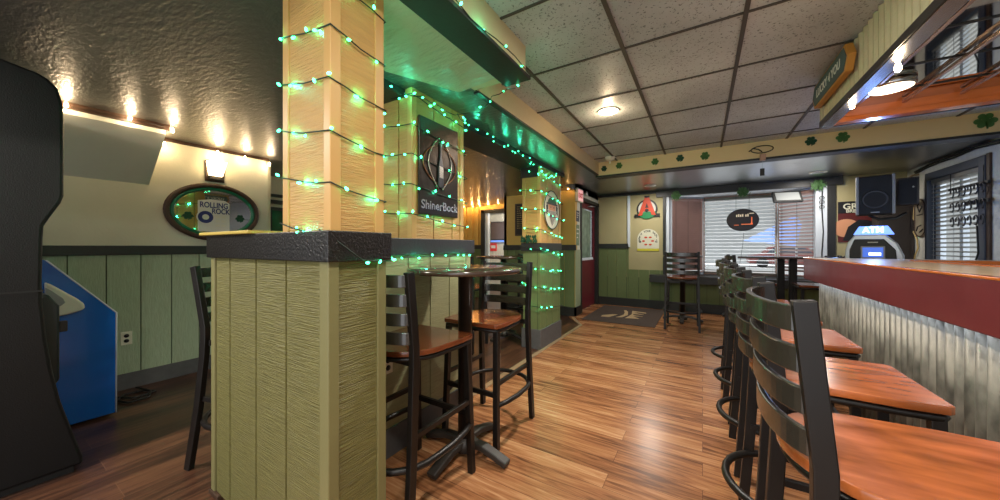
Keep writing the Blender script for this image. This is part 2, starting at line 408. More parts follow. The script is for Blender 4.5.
# back wall with a passage
xo0 = AY(485,230,6.8).x; xo1 = -3.40
m = MB().box(-5.43,6.8,0,xo0,6.92,ZL).box(xo0,6.8,2.08,xo1,6.92,ZL); struct('wall_back_passage', m, M_YELLOW)
struct('wall_back_wainscot', siding_x(6.8,-5.35,xo0-.1,0,1.2,.2,.0), M_SAGED)
struct('trim_9', MB().box(-5.35,6.77,1.2,xo0-.1,6.8,1.3), M_BLACKT)
struct('door_1', MB().box(xo0-.10,6.76,0,xo0,6.95,2.16).box(xo0-.1,6.76,2.08,xo1,6.95,2.16), M_BLACKT)
struct('trim_10', MB().box(xo0,6.80,0,xo0+.08,6.9,2.08), M_FRAMEW)
m = MB()
for k, x in enumerate((-5.2,-5.0,-4.82)): m.box(x,6.76,1.3,x+.07,6.8,ZL)
struct('trim_11', m, M_YELLOW, 0.01)
m = MB(); z = 0
k = 0
while z < ZL:
    x = -6.2 + (0.1 if k % 2 else 0)
    while x < -2.9: m.box(x+.004,9.0,z+.004,x+.196,9.03,z+.071); x += .2
    z += .075; k += 1
struct('wall_brick', m, M_BRICKW)
struct('wall_brick_backing', MB().box(-6.9,9.02,0,-2.8,9.1,ZL), M_GREYC)
struct('wall_passage_sides', MB().box(-6.9,6.92,0,-6.8,9.1,ZL).box(-2.9,5.96,0,-2.8,9.1,ZL).box(-3.46,5.84,0,-3.40,6.8,ZL), M_CREAM)
# yellow return wall, jamb, door wall
struct('wall_return', MB().box(-3.46,5.84,0,-1.97,5.96,ZF), M_YELLOW)
struct('wall_return_wainscot', siding_x(5.84,-3.46,-1.97,0,1.2,.2,-1.97), M_SAGED)
struct('trim_12', MB().box(-3.46,5.81,1.19,-1.945,5.845,1.29), M_BLACKT)
struct('baseboard_return', MB().box(-3.46,5.80,0,-1.94,5.84,.16).box(-1.97,5.80,0,-1.94,6.18,.16), M_BLACKT)
struct('wall_door_jamb', MB().box(-2.09,5.962,0,-1.97,6.18,ZF).box(-2.09,6.18,2.16,-1.97,YW,ZF), mat('pale_jamb_paint',(206,206,190),.6,bump=.2))
struct('wall_door_jamb_wainscot', MB().box(-1.97,5.85,.16,-1.962,6.16,1.2), mat('pale_sage',(150,162,128),.6,bump=.2))
struct('door_2', MB().box(-2.10,6.14,0,-1.95,6.20,2.20).box(-2.10,7.32,0,-1.95,YW,2.20).box(-2.10,6.14,2.14,-1.95,YW,2.20), M_BLACKT)
# window wall
yj = YW
struct('wall_window_left', MB().box(-2.1,YW,0,-.68,YW+.12,ZF), M_TAN)
m = siding_x(YW,-1.97,-1.33,0,1.25,.2,-1.97); struct('wall_window_left_wainscot', m, M_SAGED)
m = siding_x(YW,-1.33,-.68,0,.78,.2,-1.33); m2 = siding_x(YW,-.68,2.61,0,.62,.2,-1.33); m.v, m.f, m.smooth = m.v, m.f, m.smooth
struct('wall_window_left_low_wainscot', m, M_SAGED); struct('wall_window_wainscot', m2, M_SAGED)
struct('wall_window_backing', MB().box(-1.97,YW-.004,0,2.61,YW,.62), M_GROOVE)
struct('trim_13', MB().box(-1.97,YW-.03,1.22,-1.33,YW,1.32), M_BLACKT)
struct('trim_14', MB().box(-1.35,YW-.03,1.25,-1.30,YW,ZF), M_FRAMEW)
struct('trim_15', MB().box(-1.97,YW-.05,ZF-.05,-.68,YW,ZF), M_BLACKT)
struct('baseboard_window', MB().box(-1.97,YW-.03,0,2.61,YW,.17), M_BLACKT)
xw0 = AY(663,230,YW).x; xw1 = AY(835,230,YW).x
struct('wall_window_right', MB().box(xw1,YW,0,XR+.12,YW+.12,ZF), M_TAN)
struct('wall_window_under', MB().box(-.68,YW,0,xw1,YW+.12,.70).box(-.68,YW,2.27,xw1,YW+.12,ZF), M_TAN)
# bay: header, posts, sill, white ceiling, frames
BX0, BX1, BY = 0.01, 1.18, 7.85
struct('trim_16', MB().box(xw0-.12,YW-.06,2.25,xw1+.08,YW+.02,ZF), M_BLACKT)
struct('window_1', MB().box(xw0,YW-.04,.70,xw0+.05,YW+.10,2.26).box(xw1-.10,YW-.04,.70,xw1,YW+.10,2.26), M_BLACKT)
struct('window_2', MB().prism([(xw0+.05,YW),(xw1-.1,YW),(BX1+.12,BY+.12),(BX0-.12,BY+.12)], 'z', 2.25, 2.30), M_FRAMEW)
m = MB().prism([(xw0-.22,YW-.26),(xw1+.1,YW-.26),(xw1+.1,YW),(xw1-.05,YW),(BX1+.12,BY+.15),(BX0-.12,BY+.15),(xw0,YW),(xw0-.22,YW)], 'z', .56, .70)
struct('window_sill', m, M_BLACKT, 0.004)
def wframe(p, q, z0, z1, n, m):
    """window frame between two plan points with n-1 mullions"""
    mb = MB(); p = Vector(p); q = Vector(q)
    for i in range(n+1):
        c = p.lerp(q, i/n); mb.bar([(c.x,c.y,z0),(c.x,c.y,z1)], .05, .05, up=(q-p).normalized())
    mb.bar([(p.x,p.y,z0+.03),(q.x,q.y,z0+.03)], .05, .06); mb.bar([(p.x,p.y,z1-.03),(q.x,q.y,z1-.03)], .05, .06)
    return mb
struct('window_3', wframe((BX0,BY+.08,0),(BX1,BY+.08,0),.70,2.25,1,M_PINKW), M_PINKW)
struct('window_4', wframe((xw0+.12,YW+.09,0),(BX0,BY+.08,0),.70,2.25,1,M_PINKW), M_FRAMEW)
struct('window_5', wframe((BX1,BY+.08,0),(xw1-.14,YW+.09,0),.70,2.25,1,M_PINKW), M_FRAMEW)
# right wall with window
yr0 = AX(989,230,XR).y; yr1 = AX(928,230,XR).y
zt = 2.22
m = MB().box(XR,YB,0,XR+.12,yr0,ZC).box(XR,yr1,0,XR+.12,YW+.12,ZC).box(XR,yr0,0,XR+.12,yr1,.50).box(XR,yr0,zt,XR+.12,yr1,ZC)
struct('wall_right', m, M_STUCCO)
m = MB().box(XR-.03,yr0,.46,XR+.05,yr0+.10,zt+.02).box(XR-.03,yr1-.05,.46,XR+.05,yr1,zt+.02).box(XR-.029,yr0+.10,zt-.08,XR+.049,yr1-.05,zt+.019).box(XR-.029,yr0+.10,.461,XR+.049,yr1-.05,.56)
struct('window_6', m, M_FRAMEB, 0.004)
struct('trim_17', MB().box(XR-.02,yr0-.05,.46,XR,yr0,zt+.03), M_DKWOOD)
ysp = (yr0+yr1)/2
struct('window_7', MB().box(XR+.05,yr0,.5,XR+.10,yr0+.15,zt).box(XR+.05,ysp-.03,.5,XR+.10,ysp+.03,zt).box(XR+.05,yr1-.15,.5,XR+.10,yr1,zt), M_FRAMEW)

# outside, seen between the blind slats
struct('ground_outside', MB().box(-6,8.6,-.12,12,30,-.08).box(2.8,-3,-.12,12,8.6,-.08), mat('wet_pale_asphalt',(168,168,165),.7,var=.1,vscale=.6))

# ================================================================== COLUMNS
def column(label, x0, y0, x1, y1, ztop, capg, base, groove=.2, mid=True):
    """square sided column: cream upper siding, corner trims, black chair rail, sage lower siding, base"""
    t = thing('column', label, 'column', ((x0+x1)/2,(y0+y1)/2,0))
    cx, cy = (x0+x1)/2, (y0+y1)/2; a, b = (x1-x0)/2, (y1-y0)/2
    up = MB().box(-a+.006,-b+.006,1.30,a-.006,b-.006,ztop)
    k = -a
    up.build('upper_core', M_GROOVE, t)
    u2 = siding_x(-b+.006,-a,a,1.30,ztop,groove,-a,-1,.008); s = siding_y(a-.006,-b,b,1.30,ztop,groove,-b,1,.008)
    n = len(u2.v); u2.add(s.v, s.f); s = siding_y(-a+.006,-b,b,1.30,ztop,groove,-b,-1,.008); u2.add(s.v, s.f)
    u2.box(-a, b-.006, 1.30, a, b+.002, ztop)
    u2.build('upper_siding', M_POST, t, .001)
    tr = MB()
    for sx, sy in ((1,-1),(1,1),(-1,-1)):
        tr.box(sx*(a+.008), sy*(b+.008), 1.30, sx*(a-.034), sy*(b-.034), ztop)
    tr.build('corner_trim', M_TRIMC, t, .003)
    return t, cx, cy, a, b
def lower(t, a, b, z1, groove, m=M_SAGE, zb=.16, base=M_CHARB):
    MB().box(-a+.006,-b+.006,0.0,a-.006,b-.006,z1).build('lower_core', M_GROOVE, t)
    u2 = siding_x(-b+.006,-a,a,0.02,z1,groove,-a,-1,.008); s = siding_y(a-.006,-b,b,0.02,z1,groove,-b,1,.008); u2.add(s.v, s.f)
    s = siding_y(-a+.006,-b,b,0.02,z1,groove,-b,-1,.008); u2.add(s.v, s.f); u2.box(-a,b-.006,.02,a,b+.002,z1)
    u2.build('lower_siding', m, t, .001)
    if zb: MB().box(-a-.015,-b-.015,0,a+.015,b+.015,zb).build('base_trim', base, t, .003)

# first (nearest) column and the half wall it stands on
HY0, HY1, HX0, HX1 = .69, .915, -2.12, -1.125
t = thing('half_wall', 'olive sage half wall with black cap nearest the viewer, carrying the first lit column', 'half wall', ((HX0+HX1)/2,(HY0+HY1)/2,0))
a, b = (HX1-HX0)/2, (HY1-HY0)/2
MB().box(-a+.008,-b+.008,0,a-.008,b-.008,1.20).build('core', mat('olive_groove',(176,172,96),.5), t)
def boards_x(y, edges, z0, z1, face, th=.012, g=.006):
    mb = MB()
    for p, q in zip(edges[:-1], edges[1:]): mb.box(p+g, y, z0, q-g, y+face*th, z1)
    return mb
u = boards_x(-b+.008, [-a+.03,-1.93-t.location.x,-1.667-t.location.x,-1.414-t.location.x,a-.04], .02, 1.20, -1)
u.box(a-.008, -b+.02, .02, a+.004, b-.02, 1.20); u.box(-a+.008, -b+.02, .02, -a-.004, b-.02, 1.20); u.box(-a+.03, b-.008, .02, a-.04, b+.004, 1.20)
u.build('siding', M_SAGEH, t, .001)
u = MB()
for sx in (-1,1):
    for sy in (-1,1):
        u.box(sx*(a+.012), sy*(b+.012), .01, sx*(a-.045 if sx > 0 else a-.03), sy*(b-.03), 1.20)
u.build('corner_trim', mat('olive_trim',(122,117,76),.42,bump=.15,bscale=30), t, .004)
MB().box(-a-.03,-b-.025,1.197,a+.03,b+.025,1.308).build('cap_band', M_BLACKW, t, .004)
MB().box(-a-.06,-b-.045,1.308,-.02,b+.04,1.322).build('ledge', M_LEDGE, t, .003)
MB().box(-a-.02,-b-.02,0,-a+.09,b+.02,.025).build('foot_chip', M_DKWOOD, t, .004)
t1, cx, cy, a, b = column('nearest cream boarded column wrapped in green lights, standing on the half wall', -1.435, .695, -1.125, .91, ZL, None, None, .4)
t1.location.z = 0
col1 = (-1.435,.695,-1.125,.91)

# second column above a longer half wall
PX1 = -1.60
y2a, y2b = 1.535, 2.06
t = thing('half_wall', 'sage half wall with grey-black cap behind the round table under the second column', 'half wall', (-1.76, 1.60, 0))
a, b = .16, .56
MB().box(-a+.006,-b+.006,0,a-.006,b-.006,1.20).build('core', M_GROOVE, t)
u = siding_y(a-.006,-b,b,.02,1.20,.2,-b+.06,1,.01); u.box(-a,-b,.02,a,-b+.006,1.2); u.box(-a,b-.006,.02,a,b,1.2); u.box(-a,-b,.02,-a+.006,b,1.2)
u.build('siding', mat('sage_mid_siding',(160,158,118),.55,bump=.8,bscale=22,bstretch=(1,1,8),bdist=.004,var=.1,vscale=12,vstretch=(.7,.7,9)), t, .001)
MB().box(-a-.02,-b-.02,1.20,a+.025,b+.03,1.305).build('cap_band', mat('grey_black_cap',(50,48,50),.42,bump=.7,bscale=60,bdist=.003), t, .003)
MB().box(-a-.01,-b-.01,0,a+.015,b+.015,.17).build('base_trim', M_CHARB, t, .003)
MB().box(-1.93-t.location.x-.0,-b-.1,.0,-.10,-b,1.20).build('end_board', M_SAGED, t)
column('second cream column with the bottle relief sign, in green lights behind the nearest one', -1.92, y2a, PX1, y2b, ZL, None, None, .2)
# third column down to the floor
y3a = AX(540,300,-1.69).y; y3b = AX(560,300,-1.69).y
x3a = AY(523,300,y3a).x
t3, cx3, cy3, a3, b3 = column('third column, full height, in green lights with the oval bearded face sign', x3a, y3a, -1.69, y3b, ZL, None, None, .2)
lower(t3, a3, b3, 1.20, .2, M_SAGED, .24)
MB().box(-a3-.02,-b3-.02,1.20,a3+.02,b3+.02,1.30).build('rail_band', M_BLACKT, t3, .003)
MB().box(-a3-.02,-b3-.02,ZL-.17,a3-.02,b3+.02,ZL).build('top_band', M_BLACKT, t3)
# dark header along the tops of columns
struct('ceiling_header', MB().box(-1.98,1.00,ZL-.05,-1.66,y3b+.1,ZL), M_BLACKT)

# ================================================================== STOOLS
LEAN = 1.0
def rear_y(z):
    pts = [(0,-.225-.044*LEAN),(.35,-.225-.018*LEAN),(.70,-.225),(.80,-.225),(1.14,-.225-.032*LEAN)]
    for (za, ya), (zb, yb) in zip(pts[:-1], pts[1:]):
        if z <= zb: return ya+(yb-ya)*(z-za)/(zb-za)
    return pts[-1][1]
def make_stool(label, m_seat, group):
    t = thing('bar_stool', label, 'bar stool', (0,0,0), 0, group)
    # wood seat: wide front, rounded back
    pts = [(-.215,.20),(-.20,.215),(.20,.215),(.215,.20),(.222,.10),(.215,-.02),(.19,-.12)]
    pts = pts[:-1] + [(x, y) for x, y in arc(0,-.05,.215,-.05,-PI+.05,16)] + [(-.215,-.02),(-.222,.10)]
    MB().prism(pts, 'z', .744, .770, True).build('seat', m_seat, t, .003)
    fr = [(x*.93, y*.93, .728) for x, y in pts]
    MB().tube(fr, .012, 6, True).build('seat_frame', M_METAL, t)
    for sx in (-1,1):
        zz = [0,.2,.35,.5,.65,.72,.80,.9,1.0,1.06,1.14]
        MB().bar([(sx*(.205 if z > .6 else .205+.012*(.6-z)/.6), rear_y(z), z) for z in zz], .030, .040, up=(0,-1,0)).build('rear_post', M_METAL, t, .003)
        MB().bar([(sx*.205,.205,0),(sx*.19,.18,.735)], .034, .034, up=(0,1,0)).build('leg', M_METAL, t, .003)
        MB().bar([(sx*.2,.19,.40),(sx*.2,rear_y(.40),.40)], .020, .026).build('side_stretcher', M_METAL, t, .002)
    MB().bar([(-.195,.192,.33),(.195,.192,.33)], .020, .030).build('front_stretcher', M_METAL, t, .002)
    MB().bar([(-.205,-.195,.715),(.205,-.195,.715)], .014, .03).build('back_stretcher', M_METAL, t, .002)
    for zc in (1.10,1.015,.93,.845):
        y0 = rear_y(zc); P = [(-.20*math.cos(PI*i/24), y0-.066*math.sin(PI*i/24), zc) for i in range(25)]
        MB().bar(P, .014, .056).build('slat', M_SLAT, t, .003)
    R = [(.20,.20,.27),(.225,.12,.27),(.24,0,.27),(.238,-.10,.27)]
    R += [(.238*math.cos(th), -.12-.23*math.sin(th), .27) for th in [PI*i/14 for i in range(1,14)]]
    R += [(-.238,-.12,.27),(-.24,0,.27),(-.225,.12,.27),(-.20,.20,.27)]
    MB().tube(R, .0155, 8).build('foot_ring', M_METAL, t)
    return t
S1 = make_stool('', M_SEAT, None); S2 = make_stool('', M_SEATD, None)
LEAN = 2.4; S3 = make_stool('', M_SEATD, None); LEAN = 1.0
used = {'a': False, 'b': False, 'c': False}
def stool(kind, x, y, rz, label, group=None):
    src = {'a': S1, 'b': S2, 'c': S3}[kind]
    o = src if not used[kind] else dup_tree(src)
    used[kind] = True
    o.location = (x, y, 0); o.rotation_euler = (0,0,rz); o['label'] = label; o['category'] = 'bar stool'
    if group: o['group'] = group
    return o
G = 'bar stools along the bar'
stool('a', .43, 1.12, -PI/2+.02, 'nearest orange-seated stool at the bar, cut by the picture edge', G)
stool('a', .435, 1.765, -PI/2, 'second stool along the bar counting from the viewer, orange seat corner fully in view', G)
stool('a', .435, 2.44, -PI/2, 'third stool along the bar from the viewer, reddish seat against corrugated panel', G)
stool('a', .435, 3.08, -PI/2+.03, 'fourth stool along the bar from the viewer, mostly behind nearer backs', G)
stool('a', .43, 3.72, -PI/2-.03, 'farthest stool in the row along the bar, only back slats and foot ring showing', G)
stool('b', -1.30, 1.29, 0, 'stool with dark brown seat drawn up on the near side of the round table', 'stools at the round table by the half wall')
stool('b', -1.285, 1.935, PI, 'stool with dark brown seat on the far side of the round table, green-lit slats', 'stools at the round table by the half wall')
stool('c', -2.215, .99, -1.28, 'black stool behind the nearest half wall, only its back and one leg showing')
stool('b', -.27, 5.90, .02, 'black ladder-back stool standing alone in front of the wide window').scale = (1.05,1.0,1.035)
stool('b', .60, 5.80, -PI/2+.1, 'stool with pale seat left of the long high table by the window')
stool('b', 1.26, 5.76, PI/2, 'stool tucked under the long high table beside the bar end')
stool('b', -2.55, 3.35, 0.2, 'stool in the shadows at the second high table behind the round one')
stool('b', -2.35, 4.55, PI, 'stool on the far side of the second high table, near the third column')

# ================================================================== TABLES
def pedestal_base(t, R, zt, rp=.042):
    MB().lathe([(rp,.04),(rp,zt-.03),(rp+.02,zt-.025),(rp+.02,zt-.02)], seg=20).build('pedestal', M_METAL, t)
    MB().lathe([(.075,.03),(.07,.075),(.05,.10)], seg=20).build('hub', M_IRON, t)
    for k in range(4):
        th = k*PI/2; c, s = math.cos(th), math.sin(th)
        P = [(c*.04,s*.04,.075),(c*.14,s*.14,.07),(c*(R-.07),s*(R-.07),.045),(c*R,s*R,.022)]
        MB().bar(P, .06, .036).build('foot', M_IRON, t, .008)
def round_table(label, x, y, r=.35, z=1.125):
    t = thing('pub_table', label, 'table', (x,y,0))
    MB().lathe([(r-.006,z-.028),(r,z-.022),(r,z-.005),(r-.006,z)], seg=48).build('table_top', M_TABLE, t)
    pedestal_base(t, .30, z-.02)
    return t
round_table('round dark high table with iron cross base between two stools by the half wall', -1.24, 1.625, .345)
round_table('round dark high table in the shadows beyond the second column', -2.35, 3.95, .38)
round_table('small high table behind the lone stool in front of the window', -.29, 6.42, .30, 1.11)
t = thing('pub_table', 'long dark high table on two posts beyond the end of the bar', 'table', (1.12,6.02,0))
MB().box(-.70,-.32,1.09,.75,.32,1.118).build('table_top', M_TABLE, t, .006)
for xx in (-.06, -.15):
    MB().box(xx-.04,-.06+(0.25 if xx < -.1 else 0),.04,xx+.04,  .02+(0.25 if xx < -.1 else 0),1.09).build('post', M_METAL, t, .003)
MB().box(-.45,-.10,0,.2,.22,.04).build('base_plate', M_IRON, t, .006)
m = MB()
for k in range(12): m.lathe([(.004,1.119),(.014,1.125),(.014,1.135),(.004,1.141)], .22+.045*k, -.25+.02*(k%3), 10)
tag(m.build('bead_chain', M_BLK, None, loc=(1.12,6.02,0)), 'string of small dark beads lying on the long high table by the cash machine', 'beads')

# ================================================================== BAR
BXF = .889; BZ = 1.139; BYE = 4.55
t = thing('bar_counter', 'long bar with maroon fascia, wooden top and corrugated steel front on the right', 'bar', (BXF,BYE,0))
o = -Vector((BXF,BYE,0))
def bx(m, x0,y0,z0,x1,y1,z1): return m.box(x0-BXF,y0-BYE,z0,x1-BXF,y1-BYE,z1)
bx(bx(MB(), BXF+.02,YB,BZ-.04,1.42,BYE,BZ), 1.42,3.95,BZ-.04,XR-.02,BYE,BZ).build('bar_top', M_BAR, t, .003)
bx(bx(MB(), BXF,YB,.925,BXF+.03,BYE,BZ-.004), BXF,BYE-.03+.005,.925,XR-.02,BYE+.005,BZ-.004).build('fascia', M_MAROON, t, .006)
bx(MB(), BXF-.004,YB,BZ-.008,BXF+.035,BYE+.005,BZ+.004).build('top_edge', M_BARO, t, .003)
bx(bx(MB(), 1.40,YB,BZ-.09,1.43,3.95,BZ+.008), 1.43,3.93,BZ-.09,XR-.02,3.96,BZ+.008).build('inner_edge', M_BARO, t, .003)
m = MB(); pts = []; n = int((BYE-.1-YB)/.0085); x0 = .985
fr = [(x0+.012*math.cos(2*PI*(YB+i*.0085)/.068), YB+i*.0085) for i in range(n)]
vs = []; fs = []
for i, (x, y) in enumerate(fr): vs += [(x-BXF,y-BYE,.0),(x-BXF,y-BYE,.93)]
for i in range(n-1): fs.append((2*i,2*i+1,2*i+3,2*i+2))
m.add(vs, fs, True); o_ = m.build('corrugated_front', M_CORR, t); md = o_.modifiers.new('th','SOLIDIFY'); md.thickness = .004
bx(bx(MB(), 1.0,YB,0,1.06,BYE-.1,1.07), 1.0,BYE-.16,0,XR-.02,BYE-.10,1.07).build('bar_body', M_DKWOOD, t)
bx(MB(), BXF+.04,YB,.922,BXF+.055,BYE-.1,.930).build('led_strip', M_LEDS, t)
l = area('led_strip_lamp', (BXF+.05,(2.2),.918), (0,0,0), .03, 1.2, (.82,.9,1.0), 4.6)

# canopy hanging over the bar: ribbed fascia, steel strip, mirror ceiling with rails, orange beam
CX, CY1, CZ0, CZ1 = .734, 3.27, 2.13, 2.222
t = thing('bar_canopy', 'canopy above the bar with ribbed cream side, steel strip and mirrored underside', 'canopy', (CX,CY1,CZ1))
def bc(m, x0,y0,z0,x1,y1,z1): return m.box(x0-CX,y0-CY1,z0-CZ1,x1-CX,y1-CY1,z1-CZ1)
m = MB(); n = int((CY1-YB)/.01); vs = []; fs = []
for i in range(n):
    y = YB+i*.01; x = CX+.02+.009*math.cos(2*PI*y/.062)
    vs += [(x-CX,y-CY1,CZ0+.02-CZ1),(x-CX,y-CY1,ZC-.005-CZ1)]
for i in range(n-1): fs.append((2*i,2*i+1,2*i+3,2*i+2))
m.add(vs, fs, True); m.build('ribbed_side', M_CORRT, t)
bc(MB(), CX+.035,YB,CZ0+.02,CX+.055,CY1,ZC-.004).build('side_board', M_DKWOOD, t)
bc(MB(), CX,YB,CZ0-.015,CX+.065,CY1+.02,CZ0+.022).build('steel_strip', M_STEEL, t, .002)
bc(MB(), CX-.006,YB,CZ0-.01,CX+.004,CY1+.02,CZ0+.03).build('strip_edge', M_DSTEEL, t)
bc(MB(), CX,CY1+.0,CZ0,CX+.05,CY1+.03,ZC-.002).build('corner_board', M_CORRT, t)
u = bc(MB(), CX+.05,CY1,CZ0,XR-.01,CY1+.06,ZC-.004); bc(u, CX+.05,CY1-.02,CZ0,XR-.01,CY1,CZ0+.035)
u.build('orange_end_beam', M_BARO, t, .003)
bc(MB(), CX+.055,YB,CZ1,XR-.01,CY1,CZ1+.012).build('mirror_ceiling', M_MIRROR, t)
for x in (.885,1.127,1.37,1.61,1.85,2.10,2.34):
    bc(MB(), x-.009,YB,CZ1-.028,x+.009,CY1-.03,CZ1-.010).build('rail', mat('rose_steel_rail',(190,168,160),.25,metal=.9), t, .002)
m = MB()
for k in range(12): bc(m, CX+.06,3.02-.37*k,CZ1-.006,XR-.02,3.026-.37*k,CZ1-.001)
m.build('grid_bars', M_BLK, t)

# sign on canopy side
a0 = AX(820,100,CX); a1 = AX(856,48,CX)
y0, y1 = a1.y, a0.y
t = thing('plank_sign', 'slate green wooden plank sign with ochre edge on the canopy side', 'sign', (CX-.002, (y0+y1)/2, 2.335))
L2 = (y1-y0)/2+.02
poly = [(-L2,0),(-L2+.05,.08),(L2-.05,.08),(L2,0),(L2-.05,-.08),(-L2+.05,-.08)]
MB().prism(poly, 'x', -.035, -.0).build('board_edge', M_SIGNY, t, .003)
MB().prism([(u*.94,v*.84) for u, v in poly], 'x', -.038, -.034).build('board_face', M_SIGNG, t)
text('lettering', 'LUCKY 4 YOU', .075, M_LABEL, t, (-.0385,0,0), (PI/2,0,-PI/2), .001)

# pendants over the bar
def pendant(px, py, label, shade, z):
    p = AZ(px, py, z)
    t = thing('pendant_light', label, 'pendant light', (p.x,p.y,CZ1-.02), 0, None)
    h = CZ1-.02-z
    MB().tube([(0,0,0),(0,0,-h+.09)], .004, 6).build('cord', M_BLK, t)
    MB().lathe([(.012,-h+.10),(.022,-h+.09),(.024,-h+.04),(.020,-h+.03)], seg=16).build('socket', M_DKWOOD, t)
    MB().lathe([(.005,-h+.030),(.009,-h+.015),(.013,-h+.0),(.010,-h-.014),(.002,-h-.018)], seg=16).build('bulb', M_WBULB, t)
    point('pendant_lamp', (0,0,-h-.03), 1.3, WARM, .012, t)
    if shade:
        u = MB().lathe([(.026,-h+.09),(.040,-h+.07),(.040,-h-.045),(.038,-h-.045),(.038,-h+.068),(.025,-h+.086)], seg=32)
        u.f = u.f[:-2]; u.smooth = u.smooth[:-2]; u.build('glass_shade', M_GLASS, t)
    return t
pendant(898, 68, 'brown socket pendant with glowing bulb over the bar, above the white disc light', False, 2.09)
pendant(852, 106, 'bare bulb pendant with brown socket near the canopy corner', False, 2.12)
c = AZ(891, 90, 2.18)
t = thing('puck_light', 'round flat white light disc under the canopy beside the pendant', 'ceiling light', (c.x,c.y,CZ1-.004))
MB().lathe([(.095,-.03),(.10,-.02),(.10,0)], seg=32).build('housing', M_STEEL, t)
MB().lathe([(.005,-.034),(.088,-.033),(.09,-.030)], seg=32).build('diffuser', M_LAMP, t)

# ================================================================== DART MACHINE + ARCADE CABINET
t = thing('dart_machine', 'tall black moulded arcade machine with flared base cut by the left picture edge', 'arcade machine', (-2.97,0,0))
XA = -2.97
sil = [(82,470),(82,456),(72,432),(60,402),(52,372),(46,340),(42,305),(41,285),(42,240),(43,226),(50,216),(60,203),(63,196),(63,120),(62,103),(57,88),(48,79),(36,72),(0,58),(-45,45)]
poly = []
for px, py in sil:
    p = AX(px+1, py, XA); poly.append((p.y, p.z))
poly[0] = (poly[0][0], .035)
poly = poly + [(-1.10,poly[-1][1]),(-1.15,.035)]
u = MB(); u.prism(poly, 'x', -.62, 0, True); u.build('cabinet_shell', M_PLAST, t, .014, bseg=3)
MB().box(-.58,-1.0,0,-.02,poly[0][0]-.03,.04).build('plinth', M_BLK, t)
zs = AX(42,291,XA).z; ys = AX(43,291,XA).y
MB().box(-.60,-.9,zs-.004,.003,ys+.002,zs+.004).build('shell_seam', M_BLK, t)
p0 = AX(51,296,-3.17); p1 = AX(51,388,-3.17)
MB().prism([(p0.y-.10,p0.z-.0),(p0.y-.02,p0.z+.02),(p0.y+.02,p0.z-.05),(p0.y+.02,p1.z+.06),(p0.y-.02,p1.z),(p0.y-.10,p1.z)], 'x', -.45, -.10).build('rear_door', mat('dark_teal_grey_door',(40,48,50),.4), t, .01)
MB().box(-.15,p0.y,.77,-.12,p0.y+.05,.83).build('door_latch', M_BLK, t, .004)

XB = -3.73
q = lambda px, py: AX(px, py, XB)
bl = [q(115.6,414), q(116,312.5), q(46,260.5)]
poly = [(bl[0].y,.02+.0),(bl[1].y,bl[1].z),(bl[2].y,bl[2].z),(-.02,1.30),(-.10,1.30),(-.10,.02)]
t = thing('arcade_cabinet', 'blue-sided arcade cabinet with slanted top against the sage wainscot', 'arcade machine', (XB,0,0))
MB().prism(poly, 'x', -.02, 0).build('side_panel', M_BLUEP, t, .003)
MB().prism(poly, 'x', -.55, -.53).build('side_panel', M_BLUEP, t, .003)
ins = [(y-.015 if y > 0 else y, max(z-.012,.03)) for y, z in poly]
MB().prism(ins, 'x', -.53, -.02).build('cabinet_body', M_BLK, t)
pe = [(y, z) for y, z in poly[:3]]
MB().tube([(0.002, poly[0][0]+.002, .02),(0.002,poly[1][0]+.002,poly[1][1]),(0.002,poly[2][0],poly[2][1]+.003)], .005, 6).build('edge_moulding', M_FRAMEW, t)
def rtri(pts, inset, r):
    return pts
k = [q(44,282), q(50,284), q(76,298), q(83,303), q(84,307.5), q(80,310), q(66,314), q(52,316.5), q(44,317)]
MB().prism([(p.y,p.z) for p in k], 'x', 0, .05).build('control_panel', M_WHITE, t, .012, bseg=3)
k = [q(44,287), q(50,290), q(62,298), q(64,302), q(60,305), q(52,309), q(44,310)]
MB().prism([(p.y,p.z) for p in k], 'x', .045, .054).build('control_recess', M_GREYP, t, .004)
p = AZ(112, 399, 0.01)
m = MB()
m.tube([(-4.27,.62,.012),(-4.1,.70,.012),(-3.98,.78,.012),(-4.02,.90,.012),(-4.12,.86,.012),(-4.15,.74,.012),(-4.02,.68,.012),(-3.9,.72,.012),(-3.92,.84,.012),(-4.05,.88,.014),(-4.24,.83,.02)], .008, 6)
tag(m.build('power_cable', M_BLK), 'black power cable coiled on the floor beside the blue cabinet', 'cable')

# ================================================================== LEFT WALL THINGS
def outlet(label, loc, rz):
    t = thing('power_outlet', label, 'outlet', loc, rz)
    MB().box(-.035,-.006,-.057,.035,0,.057).build('plate', M_PAPER, t, .002)
    for s in (-1,1): MB().lathe([(.016,0),(.016,.004)], seg=16).build('socket', M_BLK if s else M_BLK, t, loc=(0,-.005,s*.022), rot=(PI/2,0,0))
p = AX(126,338,XL); outlet('beige wall outlet on the left wainscot right of the blue cabinet', (XL+.0125,p.y,p.z), PI/2)
outlet('beige outlet low on the half wall behind the near round table stool', (-1.588,1.33,.56), PI/2)

